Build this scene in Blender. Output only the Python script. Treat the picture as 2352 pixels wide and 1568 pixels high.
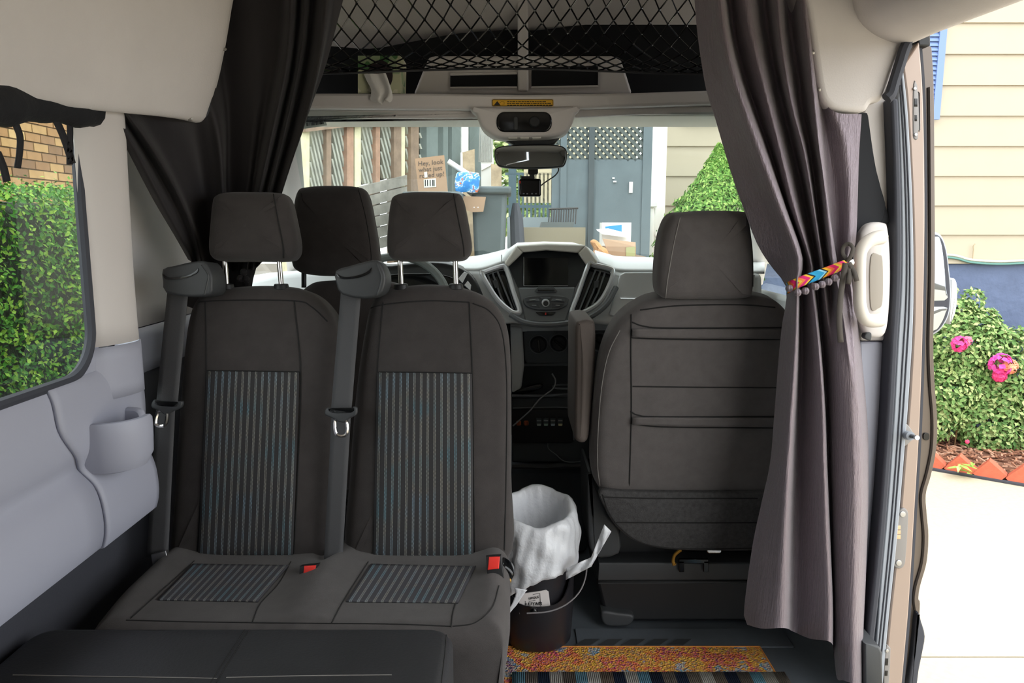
import bpy, bmesh, math, random
from mathutils import Vector, Matrix
from mathutils.bvhtree import BVHTree
random.seed(7)
for o in list(bpy.data.objects): bpy.data.objects.remove(o)
SC = bpy.context.scene
COL = SC.collection
# ---------------------------------------------------------------- camera, sky, sun, exposure
F, H = 1700.0, 1.27
TH = math.atan(264.0 / F)
cs, sn = math.cos(TH), math.sin(TH)
cam = bpy.data.cameras.new('camera'); co = bpy.data.objects.new('camera', cam); COL.objects.link(co)
cam.sensor_width = 36; cam.lens = F / 2352 * 36; cam.clip_start = .05
co.location = (0, 0, H); co.rotation_euler = (math.pi / 2 - TH, 0, 0)
SC.camera = co
w = bpy.data.worlds.new('overcast_sky'); SC.world = w; w.use_nodes = True
bg = w.node_tree.nodes['Background']; bg.inputs[0].default_value = (.95, .98, 1.0, 1); bg.inputs[1].default_value = 1.0
sl = bpy.data.lights.new('sun', 'SUN'); sl.energy = .12; sl.angle = math.radians(50); sl.color = (1, .97, .92)
so = bpy.data.objects.new('sun', sl); COL.objects.link(so); so.rotation_euler = (math.radians(42), math.radians(24), 0)
SC.view_settings.view_transform = 'Standard'; SC.view_settings.look = 'None'
SC.view_settings.exposure = 2.0; SC.view_settings.gamma = 1
SC.view_settings.use_curve_mapping = False
# ---------------------------------------------------------------- pixel -> place helpers
def ray(px, py):
    dx = (px - 1176) / F; dz = -(py - 784) / F
    return Vector((dx, cs + dz * sn, -sn + dz * cs))
CAM = Vector((0, 0, H))
def P(px, py, Y, z0=0, k=0):          # on the plane Y = Y0 + k (z - z0)
    d = ray(px, py); t = (Y + k * (H - z0)) / (d.y - k * d.z); return CAM + d * t
def PX(px, py, X): d = ray(px, py); return CAM + d * (X / d.x)
def PZ(px, py, Z): d = ray(px, py); return CAM + d * ((Z - H) / d.z)
def V(*a): return Vector(a)
# ---------------------------------------------------------------- materials
def lin(h):
    h = h.lstrip('#'); r = []
    for i in (0, 2, 4):
        c = int(h[i:i+2], 16) / 255; r.append(c / 12.92 if c <= .04045 else ((c + .055) / 1.055) ** 2.4)
    return (*r, 1)
class NT:
    def __init__(s, m): s.t = m.node_tree; s.n = s.t.nodes; s.l = s.t.links; s.b = s.n['Principled BSDF']
    def new(s, ty, **k):
        n = s.n.new(ty)
        for a, v in k.items(): setattr(n, a, v)
        return n
    def link(s, a, b): s.l.new(a, b)
    def math(s, op, a, b=None):
        n = s.new('ShaderNodeMath', operation=op)
        for i, v in enumerate((a, b)):
            if v is None: continue
            if isinstance(v, (int, float)): n.inputs[i].default_value = v
            else: s.link(v, n.inputs[i])
        return n.outputs[0]
    def mix(s, f, a, b):
        n = s.new('ShaderNodeMix', data_type='RGBA')
        for i, v in ((0, f), (6, a), (7, b)):
            if isinstance(v, (int, float)): n.inputs[i].default_value = v
            elif isinstance(v, tuple): n.inputs[i].default_value = v
            else: s.link(v, n.inputs[i])
        return n.outputs[2]
    def coord(s, which='Object'): return s.new('ShaderNodeTexCoord').outputs[which]
    def noise(s, scale, det=3, vec=None, rough=.6):
        n = s.new('ShaderNodeTexNoise'); n.inputs['Scale'].default_value = scale; n.inputs['Detail'].default_value = det
        n.inputs['Roughness'].default_value = rough; s.link(vec if vec is not None else s.coord(), n.inputs['Vector']); return n.outputs[0]
    def ramp(s, f, cols, const=False):
        n = s.new('ShaderNodeValToRGB'); r = n.color_ramp
        if const: r.interpolation = 'CONSTANT'
        while len(r.elements) < len(cols): r.elements.new(.5)
        for e, (p, c) in zip(r.elements, cols): e.position = p; e.color = lin(c) if isinstance(c, str) else c
        s.link(f, n.inputs[0]); return n.outputs[0]
    def bump(s, h, st, dist=.002):
        n = s.new('ShaderNodeBump'); n.inputs['Strength'].default_value = st; n.inputs['Distance'].default_value = dist
        s.link(h, n.inputs['Height']); s.link(n.outputs[0], s.b.inputs['Normal'])
def M(name, col, rough=.6, metal=0, bump=None, var=None, sheen=0, spec=.5, coat=0):
    m = bpy.data.materials.new(name); m.use_nodes = True; t = NT(m); b = t.b
    c = lin(col) if isinstance(col, str) else col
    b.inputs['Base Color'].default_value = c; b.inputs['Roughness'].default_value = rough
    b.inputs['Metallic'].default_value = metal; b.inputs['Specular IOR Level'].default_value = spec
    b.inputs['Coat Weight'].default_value = coat
    if sheen: b.inputs['Sheen Weight'].default_value = sheen; b.inputs['Sheen Roughness'].default_value = .5
    if var:
        n = t.noise(var[0], 4); k = var[1]
        lo = tuple(x * (1 - k) for x in c[:3]) + (1,); hi = tuple(min(1, x * (1 + k)) for x in c[:3]) + (1,)
        t.link(t.ramp(n, [(.3, lo), (.7, hi)]), b.inputs['Base Color'])
    if bump: t.bump(t.noise(bump[0], 3), bump[1], bump[2] if len(bump) > 2 else .002)
    m.diffuse_color = c
    return m
# ---------------------------------------------------------------- mesh builder
class MB:
    def __init__(s): s.v = []; s.f = []; s.uv = None; s.mi = []
    def add(s, vs, fs, mi=0):
        k = len(s.v); s.v += [Vector(x) for x in vs]; s.f += [tuple(i + k for i in f) for f in fs]; s.mi += [mi] * len(fs); return s
    def box(s, c, d, rot=None, mi=0):
        c = Vector(c); h = Vector(d) / 2
        vs = [Vector((x * h.x, y * h.y, z * h.z)) for x in (-1, 1) for y in (-1, 1) for z in (-1, 1)]
        if rot is not None: vs = [rot @ v for v in vs]
        return s.add([c + v for v in vs], [(0, 1, 3, 2), (4, 6, 7, 5), (0, 4, 5, 1), (2, 3, 7, 6), (0, 2, 6, 4), (1, 5, 7, 3)], mi)
    def box2(s, a, b, mi=0):
        a = Vector(a); b = Vector(b); return s.box((a + b) / 2, [abs(x) for x in (b - a)], None, mi)
    def prism(s, pts, off, mi=0):
        n = len(pts); off = Vector(off); vs = [Vector(p) for p in pts] + [Vector(p) + off for p in pts]
        return s.add(vs, [tuple(range(n)), tuple(range(2 * n - 1, n - 1, -1))] + [(i, i + n, (i + 1) % n + n, (i + 1) % n) for i in range(n)], mi)
    def rings(s, rs, closed=True, cap0=True, cap1=True, mi=0):
        k = len(s.v); n = len(rs[0])
        for r in rs: s.v += [Vector(p) for p in r]
        c0 = len(s.f)
        for j in range(len(rs) - 1):
            for i in range(n if closed else n - 1):
                a = k + j * n + i; b = k + j * n + (i + 1) % n; s.f.append((a, b, b + n, a + n))
        if cap0: s.f.append(tuple(k + i for i in range(n - 1, -1, -1)))
        if cap1: s.f.append(tuple(k + (len(rs) - 1) * n + i for i in range(n)))
        s.mi += [mi] * (len(s.f) - c0); return s
    def tube(s, pts, r, n=6, closed=False, mi=0, flat=1.0):
        pts = [Vector(p) for p in pts]; N = len(pts); rs = []
        up = None
        for i, p in enumerate(pts):
            a = pts[(i - 1) % N] if (closed or i > 0) else p; b = pts[(i + 1) % N] if (closed or i < N - 1) else p
            t = (b - a); t = t.normalized() if t.length > 1e-9 else Vector((0, 0, 1))
            if up is None: up = Vector((0, 0, 1)) if abs(t.z) < .9 else Vector((1, 0, 0))
            u = (up - t * up.dot(t)); u = u.normalized() if u.length > 1e-6 else t.orthogonal().normalized(); up = u; w_ = t.cross(u)
            rr = r[i] if isinstance(r, (list, tuple)) else r
            rs.append([p + (u * math.cos(q) * flat + w_ * math.sin(q)) * rr for q in [2 * math.pi * j / n for j in range(n)]])
        if closed: rs.append(rs[0])
        return s.rings(rs, True, not closed, not closed, mi)
    def cyl(s, a, b, r0, r1=None, n=16, mi=0): 
        return s.tube([a, b], [r0, r0 if r1 is None else r1], n, mi=mi)
    def grid(s, fn, nu, nv, mi=0, uv=True):
        k = len(s.v)
        if uv and s.uv is None: s.uv = {}
        for j in range(nv + 1):
            for i in range(nu + 1):
                if uv: s.uv[len(s.v)] = (i / nu, j / nv)
                s.v.append(Vector(fn(i / nu, j / nv)))
        for j in range(nv):
            for i in range(nu):
                a = k + j * (nu + 1) + i; s.f.append((a, a + 1, a + nu + 2, a + nu + 1)); s.mi.append(mi)
        return s
    def sphere(s, c, r, n=10, m=6, mi=0):
        c = Vector(c); r = Vector(r) if not isinstance(r, (int, float)) else Vector((r, r, r)); rs = []
        for j in range(1, m):
            a = math.pi * j / m - math.pi / 2
            rs.append([c + Vector((math.cos(a) * math.cos(q) * r.x, math.cos(a) * math.sin(q) * r.y, math.sin(a) * r.z)) for q in [2 * math.pi * i / n for i in range(n)]])
        return s.rings(rs, mi=mi)
    def bvh(s): return BVHTree.FromPolygons(s.v, s.f)
    def join(s, o, mi=None):
        k = len(s.v); s.v += o.v; s.f += [tuple(i + k for i in f) for f in o.f]; s.mi += o.mi if mi is None else [mi] * len(o.f); return s
def obj(name, mb, mat, parent=None, smooth=True, ang=35, bev=0, bseg=2, sol=0, sub=0, label=None, cat=None, group=None, kind=None):
    me = bpy.data.meshes.new(name)
    lo = Vector((min(v.x for v in mb.v), min(v.y for v in mb.v), min(v.z for v in mb.v)))
    hi = Vector((max(v.x for v in mb.v), max(v.y for v in mb.v), max(v.z for v in mb.v)))
    c = Vector(((lo.x + hi.x) / 2, (lo.y + hi.y) / 2, lo.z))
    me.from_pydata([tuple(v - c) for v in mb.v], [], mb.f)
    mats = mat if isinstance(mat, (list, tuple)) else [mat]
    for m in mats: me.materials.append(m)
    if len(mats) > 1: me.polygons.foreach_set('material_index', mb.mi)
    if mb.uv:
        ul = me.uv_layers.new(name='UVMap')
        for lp in me.loops: ul.data[lp.index].uv = mb.uv.get(lp.vertex_index, (0, 0))
    me.update()
    bm = bmesh.new(); bm.from_mesh(me); bmesh.ops.recalc_face_normals(bm, faces=bm.faces); bm.to_mesh(me); bm.free()
    if smooth:
        me.polygons.foreach_set('use_smooth', [True] * len(me.polygons)); me.set_sharp_from_angle(angle=math.radians(ang))
    o = bpy.data.objects.new(name, me); COL.objects.link(o)
    wl = c.copy()
    if parent is not None: o.parent = parent; wl = c - wloc(parent)
    o.location = wl
    if bev:
        b = o.modifiers.new('bevel', 'BEVEL'); b.width = bev; b.segments = bseg; b.limit_method = 'ANGLE'; b.angle_limit = math.radians(40); b.use_clamp_overlap = True
    if sol: sm = o.modifiers.new('solid', 'SOLIDIFY'); sm.thickness = sol; sm.offset = 0
    if sub: ss = o.modifiers.new('sub', 'SUBSURF'); ss.levels = sub; ss.render_levels = sub
    tag(o, label, cat, group, kind)
    return o
def wloc(o):
    l = Vector(o.location)
    while o.parent is not None: o = o.parent; l += Vector(o.location)
    return l
def tag(o, label=None, cat=None, group=None, kind=None):
    if label: o['label'] = label
    if cat: o['category'] = cat
    if group: o['group'] = group
    if kind: o['kind'] = kind
    return o
def thing(name, label, cat, loc, group=None, kind=None):
    o = bpy.data.objects.new(name, None); COL.objects.link(o); o.location = Vector(loc); o.empty_display_size = .05
    return tag(o, label, cat, group, kind)
def setting(name, loc):
    o = bpy.data.objects.new(name, None); COL.objects.link(o); o.location = Vector(loc); o.empty_display_size = .05; o['kind'] = 'structure'; return o
def share(name, src, loc, parent=None, rot=None, scale=None):
    o = bpy.data.objects.new(name, src.data); COL.objects.link(o); o.location = Vector(loc)
    if parent is not None: o.parent = parent; o.location = Vector(loc) - wloc(parent)
    if rot: o.rotation_euler = rot
    if scale: o.scale = scale
    return o
# ---------------------------------------------------------------- curves and pads
def cr(pts, sub=6, closed=False):
    pts = [Vector(p) for p in pts]; n = len(pts); out = []
    for i in range(n if closed else n - 1):
        p0 = pts[(i - 1) % n] if closed or i > 0 else pts[0] * 2 - pts[1]
        p1 = pts[i]; p2 = pts[(i + 1) % n]
        p3 = pts[(i + 2) % n] if closed or i < n - 2 else p2 * 2 - p1
        for j in range(sub):
            t = j / sub
            out.append(.5 * ((2 * p1) + (p2 - p0) * t + (2 * p0 - 5 * p1 + 4 * p2 - p3) * t * t + (3 * p1 - p0 - 3 * p2 + p3) * t ** 3))
    if not closed: out.append(pts[-1])
    return out
def px2(pts, sub=6, closed=True): return [(v.x, v.y) for v in cr([(a, b, 0) for a, b in pts], sub, closed)]
def rrect(x0, y0, x1, y1, r, n=5):
    out = []
    for cx, cy, a in ((x1 - r, y1 - r, 0), (x0 + r, y1 - r, 90), (x0 + r, y0 + r, 180), (x1 - r, y0 + r, 270)):
        for i in range(n + 1): q = math.radians(a + 90 * i / n); out.append((cx + r * math.cos(q), cy + r * math.sin(q)))
    return out
def pad(out, n, T, r, bulge=0, seg=4, fan=True, rb=None, bb=0):
    out = [Vector(p) for p in out]; n = Vector(n).normalized(); N = len(out)
    c = sum(out, Vector()) / N; area = sum(((out[i] - c).cross(out[(i + 1) % N] - c)).dot(n) for i in range(N))
    if area < 0: out = out[::-1]
    inn = []
    for i in range(N):
        t = out[(i + 1) % N] - out[i - 1]; inn.append(n.cross(t).normalized())
    rb = r if rb is None else rb
    def ring(inset, depth): return [p + q * min(inset, .85 * (c - p).length) - n * depth for p, q in zip(out, inn)]
    rs = []
    m = MB()
    for i in range(seg + 1):
        a = math.pi / 2 * i / seg; rs.append(ring(rb * (1 - math.sin(a)), T - rb * (1 - math.cos(a))))
    for i in range(seg + 1):
        a = math.pi / 2 * i / seg; rs.append(ring(r * (1 - math.cos(a)), r * (1 - math.sin(a))))
    if fan:
        base = rs[-1]; cc = sum(base, Vector()) / N; b0 = rs[0]; cb = sum(b0, Vector()) / N
        S = (.9, .78, .64, .48, .32, .16, .04)
        fr = [[cc + (p - cc) * s + n * bulge * (1 - s ** 2.2) for p in base] for s in S]
        bk = [[cb + (p - cb) * s - n * bb * (1 - s ** 2.2) for p in b0] for s in S[::-1]]
        m.rings(bk + rs + fr)
    else: m.rings(rs)
    return m
def ppad(pts, Y, T, r, bulge=0, z0=0, k=0, sub=5, closed=True, smooth=True, **kw):
    o = px2(pts, sub) if smooth else pts
    n = V(0, -1, k).normalized()
    return pad([P(a, b, Y, z0, k) for a, b in o], n, T, r, bulge, **kw)
def pprism(pts, Y, T, z0=0, k=0):
    return MB().prism([P(a, b, Y, z0, k) for a, b in pts], (0, T, 0))
def lay(bv, px, py, off=.002):
    d = ray(px, py).normalized(); h = bv.ray_cast(CAM, d)
    if h[0] is None: return None
    n = h[1]
    if n.dot(d) > 0: n = -n
    return h[0] + n * off
def layf(bv, px, py, off, Y):
    q = lay(bv, px, py, off); return q if q is not None else P(px, py, Y)
def seam(name, bv, pts, mat, parent, r=.0018, off=.0004, sub=8, n=5):
    q = [lay(bv, a, b, off) for a, b in px2(pts, sub, False)]; q = [p for p in q if p is not None]
    if len(q) < 2: return None
    return obj(name, MB().tube(q, r, n), mat, parent)
def patch(bv, tl, tr, br, bl, nu, nv, off=.003, fall=None):
    def fn(u, v):
        a = Vector(tl).lerp(Vector(tr), u); b = Vector(bl).lerp(Vector(br), u); p = a.lerp(b, v)
        q = lay(bv, p.x, p.y, off)
        return q if q is not None else P(p.x, p.y, fall or 1.8)
    return MB().grid(fn, nu, nv)
def spline1(xs, t):
    n = len(xs) - 1; f = t * n; i = min(int(f), n - 1); f -= i
    p0 = xs[i - 1] if i > 0 else xs[0] * 2 - xs[1]; p1 = xs[i]; p2 = xs[i + 1]; p3 = xs[i + 2] if i + 2 <= n else p2 * 2 - p1
    return .5 * ((2 * p1) + (p2 - p0) * f + (2 * p0 - 5 * p1 + 4 * p2 - p3) * f * f + (3 * p1 - p0 - 3 * p2 + p3) * f ** 3)
def sheet(streams, nu=8, nv=24, rough=0):
    """streams: list of 3D polylines (fold lines); every one is resampled and the cloth is splined across them"""
    L = []
    for s in streams:
        c = cr(s, 8); d = [0]
        for i in range(1, len(c)): d.append(d[-1] + (c[i] - c[i - 1]).length)
        r = []; k = 0
        for j in range(nv + 1):
            q = d[-1] * j / nv
            while k < len(d) - 2 and d[k + 1] < q: k += 1
            r.append(c[k].lerp(c[k + 1], (q - d[k]) / max(1e-9, d[k + 1] - d[k])))
        L.append(r)
    N = (len(L) - 1) * nu
    rows = []
    for j in range(nv + 1):
        xs = [l[j] for l in L]; rows.append([spline1(xs, i / N) for i in range(N + 1)])
    m = MB(); m.uv = {}
    for j, r in enumerate(rows):
        for i, p in enumerate(r): m.uv[len(m.v)] = (i / N, j / nv); m.v.append(p)
    for j in range(nv):
        for i in range(N):
            a = j * (N + 1) + i; m.f.append((a, a + 1, a + N + 2, a + N + 1)); m.mi.append(0)
    return m
def text_mb(body, size, origin, ux, uz, align='LEFT', depth=.0006):
    cu = bpy.data.curves.new('t', 'FONT'); cu.body = body; cu.size = size; cu.align_x = align; cu.extrude = depth; cu.resolution_u = 2
    o = bpy.data.objects.new('t', cu); COL.objects.link(o); dg = bpy.context.evaluated_depsgraph_get()
    me = bpy.data.meshes.new_from_object(o.evaluated_get(dg)); n = Vector(ux).cross(Vector(uz)).normalized()
    m = MB(); m.add([Vector(origin) + Vector(ux) * v.co.x + Vector(uz) * v.co.y + n * v.co.z for v in me.vertices], [tuple(p.vertices) for p in me.polygons])
    bpy.data.objects.remove(o); bpy.data.curves.remove(cu); bpy.data.meshes.remove(me); return m
# ---------------------------------------------------------------- material library
m_beige = M('headliner_beige', '#dad4d0', .85, bump=(260, .25, .002), var=(5, .04))
m_beige2 = M('pillar_beige', '#d8d2ce', .6, bump=(500, .12, .001))
m_greytrim = M('grey_trim', '#a9abb9', .55, bump=(600, .12, .001))
m_darkwall = M('dark_lower_wall', '#3a3b42', .8, bump=(300, .3))
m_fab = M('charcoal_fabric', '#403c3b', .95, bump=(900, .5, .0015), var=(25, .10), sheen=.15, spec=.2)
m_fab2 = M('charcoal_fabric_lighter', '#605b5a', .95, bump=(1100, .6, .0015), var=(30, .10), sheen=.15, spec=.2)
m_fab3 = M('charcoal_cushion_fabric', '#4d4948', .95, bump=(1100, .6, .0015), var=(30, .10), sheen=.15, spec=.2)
m_felt = M('felt_flap', '#4b4a4a', 1, bump=(400, .9, .003), var=(90, .2), spec=.1)
m_seam = M('seam_thread', '#1d1c1c', .9)
m_seaml = M('seam_thread_light', '#84807c', .9)
m_black = M('black_plastic', '#1b1c1e', .5, bump=(700, .15, .001))
m_blackg = M('black_gloss', '#0d0e10', .15)
m_dkgrey = M('dark_grey_plastic', '#3a3c3e', .5, bump=(700, .15, .001))
m_belt = M('belt_webbing', '#474749', .75, bump=(500, .3, .001))
m_chrome = M('chrome', '#d9d6d2', .18, 1)
m_steel = M('steel', '#b9b9b9', .35, 1)
m_red = M('buckle_red', '#e8352c', .45)
m_leather = M('black_leatherette', '#323234', .42, bump=(180, .25, .002), var=(6, .12))
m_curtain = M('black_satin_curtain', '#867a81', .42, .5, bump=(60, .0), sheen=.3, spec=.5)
m_floor = M('vinyl_floor', '#585e64', .55, bump=(120, .2), var=(8, .12))
m_dash = M('dash_light_grey', '#dde0e0', .6, bump=(500, .15, .001))
m_dashb = M('dash_beige_hood', '#d0ccc2', .65, bump=(500, .15, .001))
m_silver = M('silver_trim', '#dcdee0', .3, .3)
m_stack = M('stack_grey', '#777b7e', .5, bump=(700, .1, .001))
m_rubber = M('rubber_seal', '#3c3e46', .7)
m_rubber2 = M('grey_rubber', '#9fa5ad', .55)
m_tan = M('tan_paint', '#a8968a', .35, .2)
m_tand = M('brown_paint', '#6a6058', .3, .35)
m_light = M('light_interior_trim', '#c4c0ba', .8)
m_white = M('white_paint', '#f2f2ee', .6)
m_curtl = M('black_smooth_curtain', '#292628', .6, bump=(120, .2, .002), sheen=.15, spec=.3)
def curtain_mat():
    t = NT(m_curtain); mp = t.new('ShaderNodeMapping'); mp.inputs['Scale'].default_value = (150, 150, 14)
    t.link(t.coord(), mp.inputs[0]); t.bump(t.noise(1.0, 4, mp.outputs[0], .7), .9, .006)
curtain_mat()
def glass_mat(name, tint='#f4faf8', gl=1.0):
    m = bpy.data.materials.new(name); m.use_nodes = True; t = NT(m); out = t.n['Material Output']
    tr = t.new('ShaderNodeBsdfTransparent'); tr.inputs[0].default_value = lin(tint)
    g = t.new('ShaderNodeBsdfGlossy'); g.inputs['Roughness'].default_value = .02
    lw = t.new('ShaderNodeLayerWeight'); lw.inputs[0].default_value = .5
    fac = t.math('ADD', t.math('MULTIPLY', t.math('POWER', lw.outputs['Facing'], 4.0), .6 * gl), .05 * gl)
    mx = t.new('ShaderNodeMixShader'); t.link(fac, mx.inputs[0]); t.link(tr.outputs[0], mx.inputs[1]); t.link(g.outputs[0], mx.inputs[2])
    t.link(mx.outputs[0], out.inputs[0]); return m
m_glass = glass_mat('window_glass')
m_wind = glass_mat('windshield_glass', '#e8efed', .8)
# ================================================================ THE VAN SHELL
def sm(a, b, x): x = max(0, min(1, (x - a) / (b - a))); return x * x * (3 - 2 * x)
obj('floor', MB().box2((-.98, -1, -.06), (1.0, 3.3, 0)), m_floor, smooth=False, kind='structure')
s = MB()
for a, b in (((-.975, -1, -.25), (-.95, 3.3, .89)), ((-.975, -1, 1.5), (-.95, 2.5, 2.12)), ((-.975, 1.72, .89), (-.95, 2.38, 1.5)), ((-.975, -1, .89), (-.95, .1, 1.5))): s.box2(a, b)
obj('wall_left', s, m_darkwall, smooth=False, kind='structure')
s = MB()
for a, b in (((1.02, -1, -.25), (1.1, .05, 2.1)), ((.99, 2.0, -.25), (1.07, 3.3, 1.0)), ((1.0, -1, 1.80), (1.03, 2.5, 2.1)), ((.98, 2.03, .9), (1.03, 2.15, 1.8))): s.box2(a, b)
obj('wall_right', s, m_light, smooth=False, kind='structure')
s = MB().box2((-1.05, -1, 2.05), (1.1, 2.42, 2.12))
s.prism([V(-1.05, 2.42, 2.12), V(-1.05, 2.42, 2.05), V(-1.05, 3.02, 1.80), V(-1.05, 3.02, 1.87)], (2.15, 0, 0))
s.prism([V(-1.05, 3.02, 1.87), V(-1.05, 3.02, 1.80), V(-1.05, 2.60, 1.64), V(-1.05, 2.6, 1.68)], (2.15, 0, 0))
obj('ceiling', s, m_beige, smooth=False, kind='structure')
obj('wall_front', MB().box2((-.98, 3.22, -.1), (1.0, 3.3, 1.05)), m_black, smooth=False, kind='structure')
# left lower trim: one long panel and the pillar piece that overlaps it
prof = [(-.892, .966), (-.889, .964), (-.883, .955), (-.876, .93), (-.872, .87), (-.876, .82), (-.890, .785), (-.886, .765), (-.868, .735), (-.858, .70), (-.855, .65), (-.862, .612), (-.875, .603), (-.95, .60)]
pc = cr([(x, 0, z) for x, z in prof], 4)
def extr(pts, y0, y1, n, fn=None):
    m = MB()
    rows = []
    for j in range(n + 1):
        y = y0 + (y1 - y0) * j / n; rows.append([(fn(p, y) if fn else V(p.x, y, p.z)) for p in pts])
    return m.rings(rows, closed=False, cap0=False, cap1=False)
obj('trim_1', extr(pc, -.9, 1.50, 24), m_greytrim, kind='structure', sol=.004)
def seamY(z): # where the pillar piece starts (a stepped joint)
    return 1.37 + .10 * sm(.90, .74, z)
def t2(p, u): y0 = seamY(p.z); return V(p.x + .006, y0 + (1.70 - y0) * u, p.z)
obj('trim_2', MB().rings([[t2(p, j / 14) for p in pc] for j in range(15)], closed=False, cap0=False, cap1=False), m_greytrim, kind='structure', sol=.006)
pp = [(1.54, -.888), (1.565, -.868), (1.61, -.850), (1.65, -.845), (1.68, -.856), (1.70, -.885), (1.73, -.93), (1.80, -.945), (2.38, -.946)]
pps = cr([(x, y, 0) for y, x in pp], 5)
obj('trim_3', MB().rings([[V(p.x - .004 * math.sin(z * 7), p.y, z) for p in pps] for z in [1.017 + .53 * j / 10 for j in range(11)]], closed=False, cap0=False, cap1=False), m_beige2, kind='structure', sol=.004)
obj('trim_4', MB().rings([[V(p.x + .001, p.y, z) for p in pps] for z in [.90 + .115 * j / 4 for j in range(5)]], closed=False, cap0=False, cap1=False), m_greytrim, kind='structure', sol=.004)
# rounded front lower corner of the window
R = .10; arc = [(1.545 - R + R * math.sin(a), .965 + R - R * math.cos(a)) for a in [math.pi / 2 * i / 10 for i in range(11)]]
s = MB().prism([V(-.883, y, z) for y, z in arc] + [V(-.883, 1.56, 1.07), V(-.883, 1.56, .95), V(-.883, 1.42, .95)], (-.006, 0, 0)); obj('trim_5', s, m_greytrim, kind='structure')
wp = [(.1, .968)] + arc + [(1.548, 1.3), (1.555, 1.53)]
wn = setting('window_1', (-.93, .8, .95))
obj('window_frame', MB().tube([V(-.888, y, z) for y, z in cr([(a, b, 0) for a, b in wp], 1) for y, z in [(y, z)]] if False else [V(-.888, y, z) for y, z in wp], .011, 8), m_rubber, wn)
obj('pane', MB().grid(lambda u, v: V(-.962, .1 + 1.62 * u, .89 + .62 * v), 2, 2), m_glass, wn, smooth=False)
# cup holder moulded on the pillar piece
cup = MB(); cx, cy = -.862, 1.545; oy = .078; ox = .080
def cupring(k, z): return [V(cx + ox * k * math.cos(a) - (.045 if abs(a) > 1.48 else 0), cy + oy * k * math.sin(a), z(a)) for a in [math.radians(-95 + 190 * i / 28) for i in range(29)]]
def ztop(a): return .868 - .060 * math.exp(-((a - .72) / .22) ** 2)
cup.rings([cupring(.55, lambda a: .755), cupring(.82, lambda a: .762), cupring(.97, lambda a: .785), cupring(1.0, lambda a: min(.84, ztop(a) - .008)), cupring(1.0, lambda a: ztop(a) - .004), cupring(.97, ztop), cupring(.86, ztop), cupring(.82, lambda a: ztop(a) - .004), cupring(.80, lambda a: min(.83, ztop(a) - .01)), cupring(.76, lambda a: .79), cupring(.3, lambda a: .785)], closed=False, cap0=False, cap1=False)
cp = thing('cup_holder', 'grey moulded cup holder on the left side trim below the window', 'cup holder', (cx, cy, .70))
obj('cup', cup, m_greytrim, cp, sol=.003)
# left headliner side panel
def xlow(y): return -.872 + .108 * sm(1.15, 1.90, y)
hp = cr([(-.07, 0, .012), (-.02, 0, -.012), (.0, 0, -.006), (.012, 0, .02), (.03, 0, .07), (.06, 0, .18), (.095, 0, .32), (.15, 0, .44), (.26, 0, .535)], 5)
def hfn(p, y):
    e = sm(1.88, 1.935, y) ** 2; q = p.z
    return V(xlow(y) + p.x - .012 * e, y, 1.502 + .035 * sm(1.3, 1.9, y) + q + .045 * e * math.exp(-q * 25))
ys = [-.9 + 2.6 * j / 26 for j in range(27)] + [1.74, 1.78, 1.82, 1.86, 1.88, 1.895, 1.91, 1.92, 1.93, 1.937]
rows = [[hfn(p, y) for p in hp] for y in ys]
rows += [[p + V(-.012 - .01 * 0, .012, 0) for p in rows[-1]], [p + V(-.12, .016, 0) for p in rows[-1]]]
obj('trim_6', MB().rings(rows, closed=False, cap0=False, cap1=False), m_beige, kind='structure', ang=60, sol=.004)
# right header above the sliding door
rp = cr([(1.0, 0, 1.705), (.965, 0, 1.69), (.93, 0, 1.685), (.88, 0, 1.70), (.842, 0, 1.725), (.82, 0, 1.755), (.805, 0, 1.80), (.78, 0, 1.90), (.72, 0, 2.05)], 6)
obj('trim_7', extr(rp, -.9, 1.93, 20, lambda p, y: V(p.x, y, p.z + .02 * sm(1.3, 1.9, y))), m_beige, kind='structure', ang=70, sol=.004)
obj('trim_8', pprism(px2([(1846, -70), (1855, 20), (1868, 110), (1882, 200), (1896, 236), (1925, 254), (1985, 256), (2004, 236), (2026, 230), (2040, 200), (2062, 140), (2088, 84), (2110, 40), (2110, -70), (2000, -80)], 4), 1.862, .14), m_beige, kind='structure', bev=.014, bseg=4, ang=60)
# right pillar trims
def strip(name, left, right, Y, T, mat, bev=.004, k=0, parent=None, **kw):
    a = px2(left, 5, False); b = px2(right, 5, False)
    return obj(name, MB().prism([P(x, y, Y) for x, y in a] + [P(x, y, Y) for x, y in b[::-1]], (0, T, 0)), mat, parent, bev=bev, **kw)
bL = [(1900, 225), (1900, 500), (1905, 783)]; bR = [(2049, 225), (2055, 380), (2058, 520), (2056, 650), (2049, 783)]
strip('trim_9', [(1981, 225), (1981, 500), (1976, 783)], bR, 1.915, .05, m_beige2, .008, kind='structure')
strip('light_block_1', [(1880, 225), (1880, 500), (1880, 783)], bR, 1.985, .04, m_beige2, .008, kind='structure')  # added behind the pillar trim to block light
strip('light_block_2', [(1880, 785), (1880, 1100), (1880, 1420)], [(2030, 785), (2020, 950), (2006, 1150), (1996, 1330), (1990, 1420)], 1.985, .04, m_greytrim, .006, kind='structure')  # lower added strip, also there to block light
strip('trim_10', [(1974, 785), (1980, 1100), (1976, 1500)], [(2049, 785), (2040, 950), (2026, 1150), (2010, 1330), (1996, 1500)], 1.92, .05, m_greytrim, .006, kind='structure')
obj('trim_11', MB().tube([P(x, y, 1.917) for x, y in px2([(1996, 1303), (2005, 1303), (2015, 1303)], 2, False)], .0015, 5), m_rubber, kind='structure')
sealL = bR[:1] + [(2055, 380), (2058, 520), (2057, 650), (2049, 783), (2040, 950), (2026, 1150), (2010, 1330), (1992, 1490)]
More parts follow.
